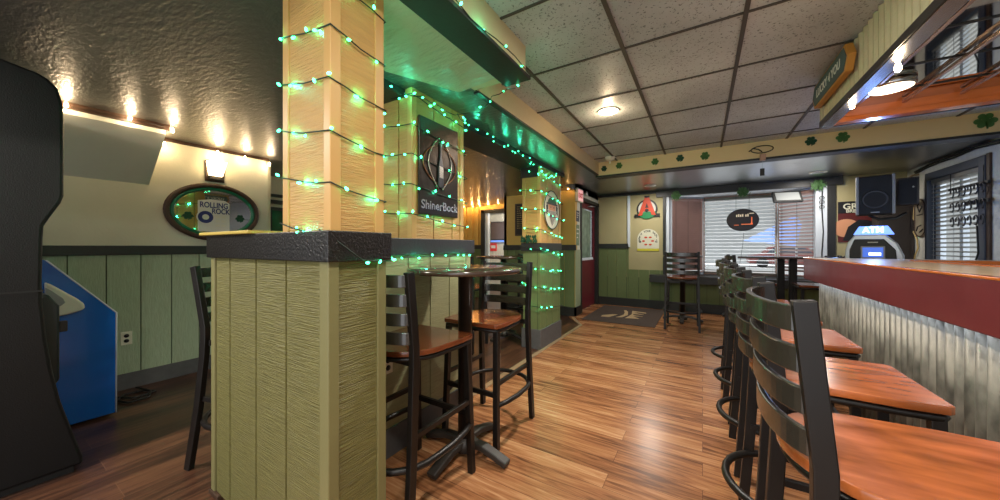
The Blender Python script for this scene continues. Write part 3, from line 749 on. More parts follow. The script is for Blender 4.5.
cen = (XL+.01, 1.41, 1.61)
t = thing('beer_mirror', 'oval beer mirror with brown and green frame and shamrocks on the left wall', 'mirror', cen)
def oval(a, b, n=48): return [(a*math.cos(2*PI*i/n), b*math.sin(2*PI*i/n)) for i in range(n)]
MB().prism(oval(.33,.235), 'x', 0, .012).build('mirror_glass', M_MIRROR, t)
MB().tube([(.02,y,z) for y, z in oval(.372,.272)], .024, 10, True).build('outer_frame', M_DKWOOD, t)
MB().tube([(.016,y,z) for y, z in oval(.335,.238)], .018, 8, True).build('green_rim', M_GREENF, t)
m = MB()
for y, z in oval(.315,.22,56): m.lathe([(.0035,-.003),(.0035,.003)], 0, 0, 6) if False else m.box(.012,y-.003,z-.003,.016,y+.003,z+.003)
m.build('beaded_border', M_SILVER, t)
def cloth(a, b): pass
MB().prism([(-.14,-.20),(.12,-.20),(.12,.10),(.08,.125),(-.04,.13),(-.14,.11)], 'x', .012, .015).build('label_panel', M_LABEL, t)
text('lettering', 'ROLLING', .078, M_NAVY, t, (.0155,-.01,.068), FACE_PX, .001, sx=.72)
text('lettering', 'ROCK', .076, M_NAVY, t, (.0155,.045,.008), FACE_PX, .001, sx=.72)
u = MB(); n = 28
for r0, r1 in ((.028,.062),):
    vs = [];
    for i in range(n):
        th = 2*PI*i/n; vs += [(.017,r0*math.cos(th),r0*math.sin(th)),(.017,r1*math.cos(th),r1*math.sin(th))]
    fs = [(2*i,2*i+1,(2*i+3)%(2*n),(2*i+2)%(2*n)) for i in range(n)]
    u.add(vs, fs)
u.build('round_emblem', M_NAVY, t, loc=(0,-.08,-.055))
MB().prism(oval(.072,.072,28), 'x', .0145, .016).build('emblem_ground', M_LABEL, t, loc=(0,-.08,-.055))
m = MB()
for i in range(3):
    for j in range(2): m.box(.0155,.0+.05*j,-.06-.045*i,.0165,.035+.05*j,-.035-.045*i)
m.build('label_small_print', M_GREYC, t)
def clover_poly(mb, y, z, r, x0, x1, axis='x'):
    """three round leaves and a stem"""
    for k, a in enumerate((PI/2, PI/2+2*PI/3, PI/2-2*PI/3)):
        cy_, cz_ = y+r*.52*math.cos(a), z+r*.52*math.sin(a)
        for d in (-.42, .42):
            c2, s2 = cy_+r*.26*math.cos(a+PI/2)*d/.42, cz_+r*.26*math.sin(a+PI/2)*d/.42
            e = r*.0004*(k*2+(d > 0))
            mb.prism([(c2+r*.33*math.cos(2*PI*i/12), s2+r*.33*math.sin(2*PI*i/12)) for i in range(12)], axis, x0, x1+e+(.0002*(k*2+(d>0)) if x1 > x0 else -.0002*(k*2+(d>0))))
    mb.prism([(y+r*.34*math.cos(2*PI*i/12), z+r*.34*math.sin(2*PI*i/12)) for i in range(12)], axis, x0, x1+(.0014 if x1 > x0 else -.0014) if axis == 'x' else x1)
    mb.prism([(y-r*.06,z),(y+r*.06,z),(y+r*.22,z-r*.95),(y+r*.08,z-r*1.0)], axis, x0, x1)
    return mb
m = MB(); clover_poly(m, -.215, -.05, .045, .012, .016); clover_poly(m, .215, -.05, .045, .012, .016)
m.box(.012,-.30,-.062,.014,-.17,-.057).box(.012,.17,-.062,.014,.30,-.057)
m.build('shamrock_print', M_GREEND, t)

p = AX(214.5,181,XL)
t = thing('wall_sconce', 'glowing square sconce on the left wall above the oval mirror', 'wall light', (XL,1.41,1.925))
MB().box(0,-.08,0,.015,.08,.215).build('backplate', M_DKWOOD, t, .003)
MB().add([(.015,-.055,.06),(.10,-.035,.05),(.10,.035,.05),(.015,.055,.06),(.015,-.075,.205),(.13,-.065,.20),(.13,.065,.20),(.015,.075,.205)],
    [(0,3,2,1),(0,1,5,4),(1,2,6,5),(2,3,7,6),(3,0,4,7),(4,5,6,7)]).build('glass_shade', mat('sconce_glass',(255,236,200),.4,emit=(255,222,170),es=7), t, .004)
MB().box(.015,-.06,.02,.06,.06,.058).build('lower_bracket', M_IRON, t, .003)

# alcove screen
t = thing('wall_screen', 'dark green glass screen on the alcove wall seen past the left wall', 'screen', (-5.35,2.75,1.66))
MB().box(0,-.40,-.30,.04,.55,.17).build('screen_frame', M_BLK, t, .004)
MB().box(.04,-.36,-.26,.044,.51,.12).build('screen_glass', mat('dark_green_glass',(8,64,44),.15,coat=.5), t)

# ================================================================== STRING LIGHTS
def string(name, label, cat, pts, step, m_bulb, m_wire, energy, colr, every=4, jitter=.012, size=1.0, group=None, rr=.02, away=(0,0,0)):
    rr = .007
    t = thing(name, label, cat, pts[0], 0, group); O = Vector(pts[0])
    P = [Vector(p)-O for p in pts]
    # resample
    R = [P[0]]; 
    for a, b in zip(P[:-1], P[1:]):
        d = (b-a).length; n = max(1, int(d/.06))
        for i in range(1, n+1):
            q = a.lerp(b, i/n); q += Vector((random.uniform(-1,1),random.uniform(-1,1),random.uniform(-1,1)))*jitter*.25; R.append(q)
    MB().tube(R, .0028*size, 5).build('wire', m_wire, t)
    acc = 0; i = 0; nb = 0
    bm0 = MB().lathe([(.003,0),(.0065,.005),(.007,.012),(.004,.018),(.0005,.021)], seg=6)
    first = None
    for a, b in zip(R[:-1], R[1:]):
        acc += (b-a).length
        if acc >= step*random.uniform(.75,1.25) and nb < 98:
            acc = 0; nb += 1
            rot = Euler((random.uniform(-1.6,1.6), random.uniform(-1.6,1.6), random.uniform(0,6)))
            if first is None:
                o = bm0.build('bulb', m_bulb, t); first = o
            else:
                o = first.copy(); COL.objects.link(o); o.parent = t
            o.location = b + Vector((random.uniform(-1,1),random.uniform(-1,1),random.uniform(-1,.6)))*jitter + Vector(away)*.006; o.rotation_euler = rot; o.scale = (size*.78,size*.78,size*.78)
            if nb % every == 0:
                point('bulb_glow', b+Vector(away)*.03, energy*.42, colr, rr, t)
    return t
GRN = (0.04, 1.0, 0.55); ORG = (1.0, 0.56, 0.22)
def helix(x0, y0, x1, y1, ztop, zbot, pitch, off=.012):
    """wire wound round a rectangular post; falls going +X on the front then +Y on the right side"""
    x0 -= off; y0 -= off; x1 += off; y1 += off
    cor = [(x0,y0),(x1,y0),(x1,y1),(x0,y1)]; per = 2*((x1-x0)+(y1-y0))
    pts = []; z = ztop; i = 0
    while z > zbot:
        c = cor[i % 4]; n = cor[(i+1) % 4]; d = abs(n[0]-c[0])+abs(n[1]-c[1])
        pts.append((c[0],c[1],z)); pts.append(((c[0]+n[0])/2,(c[1]+n[1])/2,z-pitch*d/per*.5-.008))
        z -= pitch*d/per; i += 1
    return pts
string('string_lights', 'green string lights wound round the nearest column on the half wall', 'string lights', helix(-1.435,.695,-1.125,.91,2.27,1.325,.185), .085, M_GBULB, M_WIRE, .55, GRN, 3)
string('string_lights', 'green string lights wound round the second column over the relief sign', 'string lights', helix(-1.92,y2a,PX1,y2b,2.26,1.32,.19,.03), .09, M_GBULB, M_WIRE, .6, GRN, 3, size=1.2)
string('string_lights', 'green string lights wound down the third column to near the floor', 'string lights', helix(x3a,y3a,-1.69,y3b,2.2,.30,.235,.03), .125, M_GBULB, M_WIRE, .6, GRN, 3, size=1.45)
string('string_lights', 'green string lights tucked along the edge of the boxed ceiling fascia', 'string lights', [(-.88,y,ZL+.003+.012*math.sin(y*9)) for y in [1.80-.1*i for i in range(18)]], .11, M_GBULB, M_WIRE, .5, GRN, 3, away=(1,0,0))
z_ = ZL-.06
pts = [(-1.60,.95,z_),(-1.63,1.15,z_+.01),(-1.60,1.35,z_-.02),(-1.58,1.6,z_+.01),(-1.50,1.85,z_-.03),(-1.36,1.95,z_-.015),(-1.2,1.86,z_+.03),(-1.0,1.83,z_+.03)]
string('string_lights', 'green string lights draped under the ceiling from the second column to the box corner', 'string lights', pts, .07, M_GBULB, M_WIRE, .7, GRN, 3, .03)
pts = [(-1.52,1.9,z_),(-1.58,2.1,z_-.02),(-1.60,2.35,z_+.02),(-1.62,2.6,z_-.01),(-1.60,2.9,z_+.01),(-1.63,3.2,z_-.04),(-1.62,3.45,z_-.04),(-1.66,3.7,z_-.08),(-1.8,3.78,z_-.10),(-1.67,3.80,z_-.13),(-1.63,3.9,z_-.05),(-1.63,4.2,z_-.02)]
string('string_lights', 'green string lights draped under the ceiling from the second to the third column', 'string lights', pts, .055, M_GBULB, M_WIRE, .7, GRN, 4, .04)
pts = [(-1.15,.665,1.312),(-1.095,.70,1.27),(-1.07,.78,1.20),(-1.085,.88,1.19),(-1.12,.96,1.195),(-1.56,1.02,1.20),(-1.56,1.2,1.185),(-1.56,1.5,1.19),(-1.56,1.8,1.185),(-1.56,2.15,1.19)]
string('string_lights', 'green string lights trailing along the caps of both half walls', 'string lights', pts, .075, M_GBULB, M_WIRE, .35, GRN, 4, .015, away=(1,0,0))
# warm lights along the left ceiling
pts = [(-3.83,-.9,2.235),(-3.83,.2,2.235)]
P1 = AX(66,106,-3.84); P2 = AX(130,119,-3.84); P3 = AX(165,127,-3.84)
pts = [(-3.83,-.6,2.23),P1,P2,P3,(-4.28,.98,2.245),(-4.30,1.24,2.245),(-4.30,1.62,2.245),(-4.30,1.86,2.245)]
t = thing('string_lights', 'string of warm white bulbs along the dark ceiling above the left wall', 'string lights', pts[0]); O = Vector(pts[0])
MB().tube([Vector(p)-O for p in pts], .004, 6).build('wire', M_WIREB, t)
for p in (P1,P2,Vector((-3.86,.97,2.235)),Vector((-4.28,1.02,2.20)),Vector((-4.29,1.42,2.22)),Vector((-4.29,1.66,2.22)),Vector((-4.29,1.90,2.20))):
    MB().lathe([(.003,.03),(.008,.02),(.011,.006),(.009,-.006),(.002,-.011)], seg=12).build('bulb', M_WBULB, t, loc=p-O)
    point('bulb_glow', p-O+Vector((.045,0,-.012)), 1.0, WARM, .010, t)
# orange string in the back
e = lambda px, py, Y: AY(px, py, Y)
t = thing('string_lights', 'string of orange bulbs under the dark ceiling of the back wall and yellow wall', 'string lights', (-5.3,6.7,2.2)); O = Vector((-5.3,6.7,2.2))
pp = [e(464,207,6.7), e(473,207,6.7), e(480,206,6.7), e(489,204.5,6.7), e(499,203,6.7), e(507,194,5.76), e(521,192.5,5.76), e(548,191,5.74), e(569,189,5.76)]
MB().tube([p-O for p in pp]+[Vector((-1.95,5.78,2.24))-O], .004, 6).build('wire', M_WIREB, t)
for p in pp:
    MB().lathe([(.003,.04),(.011,.025),(.017,.008),(.013,-.008),(.003,-.015)], seg=12).build('bulb', M_OBULB, t, loc=p-O)
    point('bulb_glow', p-O+Vector((0,-.05,-.01)), 1.8, ORG, .010, t)

# ================================================================== SIGNS ON COLUMNS, WALLS
# relief beer sign on second column (faces +X)
q = lambda px, py: AX(px, py, PX1+.012)
c0 = q(418,115); c1 = q(457,208)
yc = (c0.y+c1.y)/2; zc = 1.735; hw = (c1.y-c0.y)/2; hh = .265
zc = (q(437,125).z+q(437,214).z)/2; hh = (q(437,120).z-q(437,213).z)/2
t = thing('relief_beer_sign', 'dark embossed metal beer sign with a bottle on the second column', 'sign', (PX1+.008,yc,zc))
MB().box(0,-hw,-hh,.014,hw,hh).build('panel', M_BRONZE, t, .006)
bt = [(-.028,-.16),(.028,-.16),(.028,-.02),(.011,.06),(.011,.16),(-.011,.16),(-.011,.06),(-.028,-.02)]
MB().prism([(y,z+.03) for y, z in bt], 'x', .014, .026).build('bottle_relief', M_DSTEEL, t, .006)
for s in (-1,1):
    MB().tube([(.018,s*(.02+.10*math.sin(PI*i/12)),-.14+.36*i/12) for i in range(13)], .006, 6).build('scroll_relief', M_SILVER, t)
    MB().tube([(.018,s*(.04+.13*math.sin(PI*i/12)**.7),-.10+.26*i/12) for i in range(13)], .004, 6).build('scroll_relief', M_GOLDM, t)
MB().box(.026,-.02,-.06,.028,.02,.02).build('bottle_label', M_SILVER, t)
text('lettering', 'ShinerBock', .082, M_SILVER, t, (.016,0,-hh+.065), FACE_PX, .003)
# oval bearded face sign on third column
q = lambda px, py: AX(px, py, -1.69+.012)
yc = (q(543,205).y+q(559,205).y)/2; zc = q(551,210).z; hw = (q(558.5,205).y-q(543.5,205).y)/2; hh = (q(551,190).z-q(551,228).z)/2
t = thing('oval_emblem', 'oval emblem of a bearded man with a dark green cap on the third column', 'sign', (-1.68,yc,zc))
MB().prism([(y, z) for y, z in oval(hw,hh,36)], 'x', 0, .01).build('ground', M_PAPER, t)
MB().tube([(.012,y,z) for y, z in oval(hw,hh,36)], .006, 6, True).build('rim', M_BLK, t)
MB().prism([(hw*.55*math.cos(a), hh*.32+hh*.33*math.sin(a)) for a in [PI*i/12 for i in range(13)]], 'x', .010, .016).build('cap', M_GREEND, t)
MB().box(.010,-hw*.7,hh*.26,.018,hw*.7,hh*.34).build('cap_brim', M_BLK, t)
MB().prism([(-hw*.45,hh*.26),(hw*.45,hh*.26),(hw*.42,-hh*.1),(-hw*.42,-hh*.1)], 'x', .010, .014).build('face', mat('sign_skin',(214,150,108),.5), t)
m = MB()
for s in (-1,1): m.box(.014,s*hw*.2-.008,hh*.1,.017,s*hw*.2+.008,hh*.16)
m.build('eyes', M_BLK, t)
m = MB()
for i in range(9):
    y = -hw*.6+hw*.15*i; m.prism([(y-.008,-hh*.02),(y+.008,-hh*.02),(y*.45+.003,-hh*(.55+.3*math.sin(PI*i/8)))], 'x', .012, .016)
m.build('beard', M_LABEL, t)
m = MB()
for i in range(8):
    y = -hw*.52+hw*.15*i; m.prism([(y-.003,-hh*.06),(y+.003,-hh*.06),(y*.45,-hh*(.5+.3*math.sin(PI*i/7)))], 'x', .014, .0175)
m.build('beard_lines', M_BLK, t)
m = MB()
for s in (-1,1): m.prism([(s*hw*.55,hh*.25),(s*hw*.75,hh*.2),(s*hw*.72,-hh*.25),(s*hw*.55,-hh*.1)], 'x', .011, .015)
m.build('hair', M_BLK, t)
# tinsel garland clump on third column rail
m = MB()
for i in range(60):
    a = random.uniform(-1,1); x = cx3-.02+a*a3*.9; y = y3a-.035+random.uniform(-.02,.02); z = 1.33+random.uniform(-.03,.05)
    m.prism([(x-.012,z),(x,z+.03),(x+.012,z),(x,z-.01)], 'y', y, y+.003)
tag(m.build('tinsel_clump', M_GREEND), 'small clump of dark green tinsel on the rail of the third column', 'decoration')

# chalkboard menu
c0 = AY(515,204,5.81); c1 = AY(560,235,5.81)
t = thing('menu_board', 'dark menu board in brown frame on the yellow wall behind the third column', 'sign', ((c0.x+c1.x)/2,5.825,(c0.z+c1.z)/2))
hw = (c1.x-c0.x)/2; hh = (c0.z-c1.z)/2
MB().box(-hw,-.02,-hh,hw,0,hh).build('frame', M_DKWOOD, t, .004)
MB().box(-hw+.03,-.024,-hh+.03,hw-.03,-.018,hh-.03).build('board', M_CHALK, t)
m = MB()
for r in range(11):
    x = -hw+.05
    while x < hw-.08:
        l = random.uniform(.012,.05); m.box(x,-.026,hh-.07-r*.042,x+l,-.0235,hh-.056-r*.042); x += l+.014
m.build('chalk_writing', M_TANL, t)

# television and sign in the brick room
q = lambda px, py: AY(px, py, 8.95)
c0 = q(491,222); c1 = q(512,240)
t = thing('television', 'dark television on the white brick wall through the passage', 'television', ((c0.x+c1.x)/2,8.98,(c0.z+c1.z)/2))
hw = (c1.x-c0.x)/2; hh = (c0.z-c1.z)/2
MB().box(-hw,-.05,-hh,hw,0,hh).build('bezel', M_BLK, t, .004)
MB().box(-hw+.02,-.053,-hh+.03,hw-.02,-.049,hh-.02).build('screen', mat('tv_brown_picture',(70,52,44),.2,emit=(70,52,44),es=.4), t)
MB().box(-hw,-.052,-hh-.05,hw,-.02,-hh-.01).build('blue_light_bar', mat('blue_glow_bar',(90,130,220),.4,emit=(90,130,220),es=1.0), t)
c = q(493,247)
t = thing('red_wall_sign', 'small red sign low on the white brick wall below the television', 'sign', (c.x,8.99,c.z))
MB().box(-.12,-.02,-.13,.12,0,.13).build('sign_panel', M_REDS, t, .004)
MB().box(-.08,-.024,-.04,.08,-.018,.05).build('sign_motif', M_LABEL, t)
point('passage_fill', (-4.2,8.3,2.1), 75, NEUT, .08)  # unseen fill light added to brighten the brick room, no fixture
point('alcove_fill', (-4.6,4.6,2.05), 12, NEUT, .08)  # unseen fill light added for the alcove side, no fixture

# door
t = thing('entrance_door', 'dark red entrance door with glass upper half in the black frame', 'door', (-2.03,6.20,0))
W = 1.12
MB().box(-.04,0,.01,0,.10,2.14).box(-.04,W-.10,.01,0,W,2.14).box(-.04,.10,.01,0,W-.10,1.0).box(-.04,.10,2.03,0,W-.10,2.14).build('door_leaf', M_RED, t, .003)
MB().box(-.028,.10,1.0,-.018,W-.10,2.03).build('glass', M_GLASS, t)
MB().box(-.015,.12,1.0,-.010,.86,2.0).build('glass_poster', mat('door_poster',(120,140,124),.4,var=.35,vscale=7), t)
MB().box(-.01,.12,.98,.002,W-.12,1.03).build('glass_ledge', M_FRAMEW, t)
MB().box(0,.05,.95,.03,.08,1.35).build('pull_handle', mat('brass',(170,130,70),.3,metal=.9), t, .004)
MB().tube([(0,.6,2.08),(.06,.62,2.09),(.06,.95,2.11)], .012, 6).build('door_closer', M_GREYP, t)
# posters on the jamb
for (y0, y1, z0, z1, c, lab) in ((5.90,6.08,1.72,1.92,(70,74,84),'small dark square notice on the pale jamb left of the door'),(5.90,6.08,1.28,1.66,(120,140,110),'tall green-grey flyer on the pale jamb below the square notice')):
    t = thing('notice', lab, 'poster', (-1.97,(y0+y1)/2,(z0+z1)/2))
    h, v = (y1-y0)/2, (z1-z0)/2
    MB().box(0,-h,-v,.004,h,v).build('sheet', mat('notice_%d' % int(z0*100), c, .6, var=.3, vscale=16), t)
    m = MB()
    for k in range(3): m.box(.004,-h*.7,v*.5-k*v*.4,.005,h*(.7-.3*k),v*.62-k*v*.4)
    m.build('printed_lines', M_LABEL, t)
# exit sign
c = AX(578,194.5,-1.97)
t = thing('exit_sign', 'white exit sign with red letters above the door jamb', 'sign', (-1.97,6.01,2.20))
MB().box(0,-.16,-.12,.05,.16,.12).build('housing', M_WHITE, t, .006)
MB().box(.05,-.14,-.10,.052,.14,.10).build('lit_face', mat('exit_pink_face',(244,190,186),.4,emit=(244,170,166),es=.5), t)
text('lettering', 'EXIT', .12, M_REDS, t, (.053,0,-.01), FACE_PX, .002)
for s in (-1,1): MB().lathe([(.02,0),(.045,.05),(.047,.06)], seg=16).build('emergency_lamp', M_LABEL, t, loc=(.03,s*.07+.2 if s > 0 else .22,.06+.0*s), rot=(0,PI/2,0)) if s > 0 else None

# A sign
c = AY(647,209,YW-.01)
t = thing('emblem_sign', 'round black and green sign with a large red A on the tan wall', 'sign', (c.x,YW-.005,c.z))
R = .23
def disc_y(r, y0, y1, mb=None, n=36, sz=1.0):
    mb = mb or MB(); return mb.prism([(r*math.cos(2*PI*i/n), r*sz*math.sin(2*PI*i/n)) for i in range(n)], 'y', y0, y1)
u = disc_y(R*.86, -.014, 0); u.prism([(-.04,.17),(.04,.17),(.05,.27),(-.05,.27)], 'y', -.0138, 0); u.box(-.24,-.0137,-.17,.24,0,-.10)
u.build('black_backing', M_BLK, t)
disc_y(R*.72, -.018, -.014).build('white_ring', M_LABEL, t)
MB().prism([(.14*math.cos(a)*1.2,-.06+.14*math.sin(a)) for a in [PI+PI*i/14 for i in range(15)]], 'y', -.022, -.018).build('green_band', mat('sign_green',(30,130,76),.5), t)
MB().prism([(-.17,-.13),(-.09,-.13),(-.065,-.05),(.065,-.05),(.09,-.13),(.17,-.13),(.045,.23),(-.045,.23)], 'y', -.030, -.022).build('red_letter', M_ORANGER, t, .002)
MB().prism([(-.032,.02),(.032,.02),(0,.12)], 'y', -.032, -.029).build('letter_opening', M_BLK, t)
disc_y(.035, -.034, -.031).build('centre_figure', M_BLK, t, loc=(0,0,-.03))
# arch poster
c = AY(648,240,YW-.01)
t = thing('arched_poster', 'cream arched poster with pepper pictures below the round red A sign', 'poster', (c.x,YW-.004,c.z))
hw, hh = .205, .225
ar = [(-hw,-hh),(hw,-hh)] + [(hw*math.cos(a), .02+(hh-.02)*math.sin(a)) for a in [PI*i/20 for i in range(21)]]
MB().prism(ar, 'y', -.006, 0).build('poster_sheet', M_PAPER, t)
MB().box(-hw,-.0075,-hh,hw,-.005,-hh+.05).build('bottom_strip', M_YEL, t)
word = "MAKE'S YOUR SPOT IN"
n = len(word)
for i, ch in enumerate(word):
    if ch == ' ': continue
    a = PI*1.12 - PI*1.24*i/(n-1)
    text('lettering', ch, .055, M_BLK, t, (hw*.80*math.cos(a), -.0065, .02+(hh-.05)*.92*math.sin(a)), (PI/2, 0, 0), .0006)
m = MB()
for i in range(6):
    a = 2*PI*i/6; x, z = .085*math.cos(a), .0+.085*math.sin(a)-.02
    m.prism([(x+.030*math.cos(2*PI*k/10), z+.018*math.sin(2*PI*k/10)) for k in range(10)], 'y', -.008, -.006)
m.build('pepper_pictures', M_ORANGER, t)

# rug with logo
t = thing('door_mat', 'dark brown door mat with tan crest lying before the red door', 'rug', (-1.21,6.42,0))
MB().box(-.58,-.80,0,.58,.80,.012).build('mat_pile', M_RUG, t, .004)
u = MB().prism([(-.10,-.35),(.0,-.30),(.05,-.05),(.0,.25),(-.06,.40),(-.10,.38),(-.05,.2),(-.02,-.05),(-.06,-.25)], 'z', .012, .016)
u.prism([(.05,.40),(.30,.34),(.32,.26),(.16,.30),(.10,.22),(.30,.12),(.12,.10),(.14,-.02),(.30,-.06),(.14,-.12),(.28,-.28),(.06,-.34),(.08,-.2),(.10,.05)], 'z', .012, .017)
u.prism([(-.34,-.42),(-.20,-.40),(-.12,-.10),(-.20,-.12),(-.34,-.30)], 'z', .012, .0165)
u.build('mat_crest', M_RUGL, t)

# shamrocks on the beam
for (px, py, dark, r) in ((604,168.5,1,.045),(619,165.5,0,.05),(655,161.5,0,.05),(680,158,1,.05),(705,155.8,0,.055),(811,141,1,.055),(843,137,0,.06),(986,120.5,0,.075)):
    c = AY(px, py, 4.762)
    m = MB(); clover_poly(m, 0, 0, r, -.004, 0, 'y')
    names = {604:'dark green paper shamrock at the far left end of the beam', 619:'light green shamrock second from the left on the beam', 655:'light green shamrock third from the left on the beam',
        680:'dark green shamrock fourth from the left on the beam', 705:'light green shamrock left of the hanging sensor on the beam', 811:'dark green shamrock on the beam below the canopy corner',
        843:'light green shamrock on the beam just right of the canopy corner', 986:'large green shamrock at the right end of the beam near the picture edge'}
    tag(m.build('paper_shamrock', M_GREEND if dark else M_GREENL, loc=(c.x,4.768,c.z)), names[px], 'decoration', 'shamrocks on the beam')
# tinsel shamrocks on window header
for px, py, lab in ((676,196,'tinsel shamrock at the left end of the window header'),(743,192.5,'tinsel shamrock at the middle of the window header'),(818,185.5,'tinsel shamrock at the right end of the window header')):
    c = AY(px, py, YW-.08)
    t = thing('tinsel_shamrock', lab, 'decoration', c, 0, 'tinsel shamrocks on the window header')
    m = MB(); clover_poly(m, 0, .01, .095, -.01, 0, 'y'); m.build('shamrock_shape', M_GREENL, t)
    m = MB()
    for i in range(70):
        a = random.uniform(0,2*PI); r = random.uniform(.02,.10); x, z = r*math.cos(a), r*math.sin(a)
        m.prism([(x-.004,z-.012),(x+.004,z-.012),(x+random.uniform(-.02,.02),z+.02)], 'y', -.02, -.012)
    m.build('tinsel', mat('tinsel_bright_green',(74,118,64),.35), t)

# sensor hanging on the beam
c = AY(762,152,4.75)
t = thing('wired_sensor', 'small sensor with looped dark cable and hanging black tag on the beam', 'sensor', (c.x,4.762,c.z))
MB().tube([(.10*math.cos(a)-.0,-.015,.03+.04*math.sin(a)) for a in [2*PI*i/16 for i in range(16)]], .005, 6, True).build('cable_loop', M_BLK, t)
MB().tube([(-.12,-.012,.02),(-.08,-.02,.05),(-.03,-.02,.03),(0,-.02,.0)], .006, 6).build('cable_end', M_BLK, t)
MB().box(-.02,-.05,-.10,.03,0,-.03).build('sensor_body', mat('pinkish_box',(188,150,128),.5), t, .003)
MB().tube([(0,-.03,-.10),(0,-.03,-.20)], .002, 5).build('tag_cord', M_GREYP, t)
MB().box(-.02,-.04,-.27,.02,-.02,-.19).build('hanging_tag', M_BLK, t, .003)
# ceiling light and smoke detector
t = thing('recessed_light', 'glowing round recessed light in the tiled ceiling', 'ceiling light', (-.71,3.0,ZC))
MB().lathe([(.085,-.004),(.09,-.010),(.09,0)], seg=32).build('trim_ring', M_WHITE, t)
MB().lathe([(.002,-.012),(.068,-.012),(.07,-.004)], seg=32).build('lamp_face', mat('recessed_glow',(255,240,215),.4,emit=(255,234,205),es=14), t)
l = bpy.data.lights.new('recessed_lamp','SPOT'); l.energy = 160; l.color = NEUT; l.spot_size = 2.6; l.spot_blend = .6; l.shadow_soft_size = .06
lo = bpy.data.objects.new('recessed_lamp', l); COL.objects.link(lo); lo.location = (-.71,3.0,2.42)
point('recessed_lamp_halo', (-.71,3.0,2.37), 3.0, WARM, .04)
c = AZ(610,157,ZC)
t = thing('smoke_detector', 'white smoke detector in the corner of the tiled ceiling', 'smoke detector', (c.x,c.y,ZC))
MB().lathe([(.03,-.05),(.055,-.035),(.065,-.01),(.065,0)], seg=24).build('cover', M_WHITE, t)
MB().lathe([(.01,-.085),(.014,-.05)], seg=12).build('sensor_tip', M_WHITE, t)
for px, py, lab in ((650,185.5,'pale oval recessed fixture in the far black ceiling on the left'),(818,172,'pale oval recessed fixture in the far black ceiling on the right')):
    c = AZ(px, py, ZF)
    t = thing('recessed_fixture', lab, 'ceiling light', (c.x,c.y,ZF))
    MB().lathe([(.07,-.012),(.10,-.012),(.105,0)], seg=28).build('trim_ring', M_WHITE, t)
    MB().lathe([(.005,-.014),(.066,-.013),(.07,-.010)], seg=28).build('lens', M_GREYP, t)
    area('fixture_fill', (c.x,c.y,ZF-.02), (0,0,0), .12, 14, NEUT)  # fill added under the unlit fixture to brighten the far room

# ================================================================== BLINDS
def blinds(label, p, q, z0, z1, m, tilt, pitch=.048, w=.05):
    """horizontal blind hung between plan points p and q"""
    p = Vector((p[0],p[1],0)); q = Vector((q[0],q[1],0)); d = (q-p); L = d.length; ang = math.atan2(d.y, d.x)
    t = thing('window_blind', label, 'blind', (p.x,p.y,z1), ang)
    MB().box(0,-.03,-.05,L,.03,0).build('headrail', m, t, .003)
    mb = MB(); z = -.07
    dy, dz = w/2*math.cos(tilt), w/2*math.sin(tilt)
    while z > z0-z1+.04:
        mb.add([(0,-dy,z-dz),(L,-dy,z-dz),(L,dy,z+dz),(0,dy,z+dz),(0,-dy,z-dz+.003),(L,-dy,z-dz+.003),(L,dy,z+dz+.003),(0,dy,z+dz+.003)],
            [(0,3,2,1),(4,5,6,7),(0,1,5,4),(1,2,6,5),(2,3,7,6),(3,0,4,7)])
        z -= pitch
    mb.build('slats', m, t)
    m2 = MB()
    n = max(2, int(L/.35))
    for i in range(n+1):
        x = .06+(L-.12)*i/n; m2.box(x-.002,-.03,z0-z1,x+.002,-.027,-.05)
    m2.build('cords', M_GREYP if m is M_BLINDW else M_BLK, t)
    MB().box(0,-.025,z0-z1,L,.025,z0-z1+.02).build('bottom_rail', m, t, .003)
    return t
blinds('open white slatted blind across the middle of the wide bay window', (BX0+.02,BY+.03), (BX1-.02,BY+.03), .74, 2.22, M_BLINDW, -.32, .068)
blinds('closed mauve-brown blind on the left angle of the bay window', (xw0+.16,YW+.08), (BX0-.02,BY+.01), .74, 2.22, M_BLINDR, -1.15, .042)
blinds('half-closed mauve-brown blind on the right angle of the bay window', (BX1+.02,BY+.01), (xw1-.18,YW+.08), .74, 2.22, M_BLINDR, -.70, .060)
blinds('open white slatted blind in the blue-grey framed side window', (XR+.03,yr1-.06), (XR+.03,yr0+.11), .57, zt-.08, M_BLINDW, -.35, .055)

# oval sign hanging in the bay window
c = AY(742.5,220,7.70)
t = thing('oval_window_sign', 'dark oval beer sign hanging in front of the white blind', 'sign', (c.x,7.70,c.z))
disc_y(.235, -.02, .02, sz=.84).build('sign_plate', mat('dark_oval_panel',(56,44,42),.4), t, .004)
MB().tube([(.235*math.cos(2*PI*i/40),-.0,.197*math.sin(2*PI*i/40)) for i in range(40)], .014, 6, True).build('rim', M_BLK, t)
m = MB()
for i, x in enumerate((-.10,-.07,-.04,-.01,.04,.07)): m.box(x,-.026,.06,x+.02,-.02,.10+.01*(i%2))
m.box(.10,-.026,.11,.17,-.02,.125)
m.build('pale_lettering', mat('pale_tube',(220,200,170),.4,emit=(220,200,170),es=.4), t)
m = MB()
m.box(.13,-.026,-.08,.145,-.02,.05).box(-.02,-.026,-.09,.12,-.02,-.075).box(.12,-.026,-.09,.15,-.02,-.06).box(-.13,-.026,-.10,-.06,-.02,-.09)
m.build('orange_lettering', mat('orange_tube',(226,110,60),.4,emit=(226,110,60),es=.6), t)
MB().tube([(-.1,0,.17),(-.1,0,.60)], .003, 5).tube([(.1,0,.17),(.1,0,.60)], .003, 5).build('hanging_chain', M_BLK, t)
MB().tube([(.02,0,-.24),(.0,.01,-.5),(-.05,.02,-.9),(-.02,.02,-1.05)], .004, 5).build('power_cord', M_BLK, t)

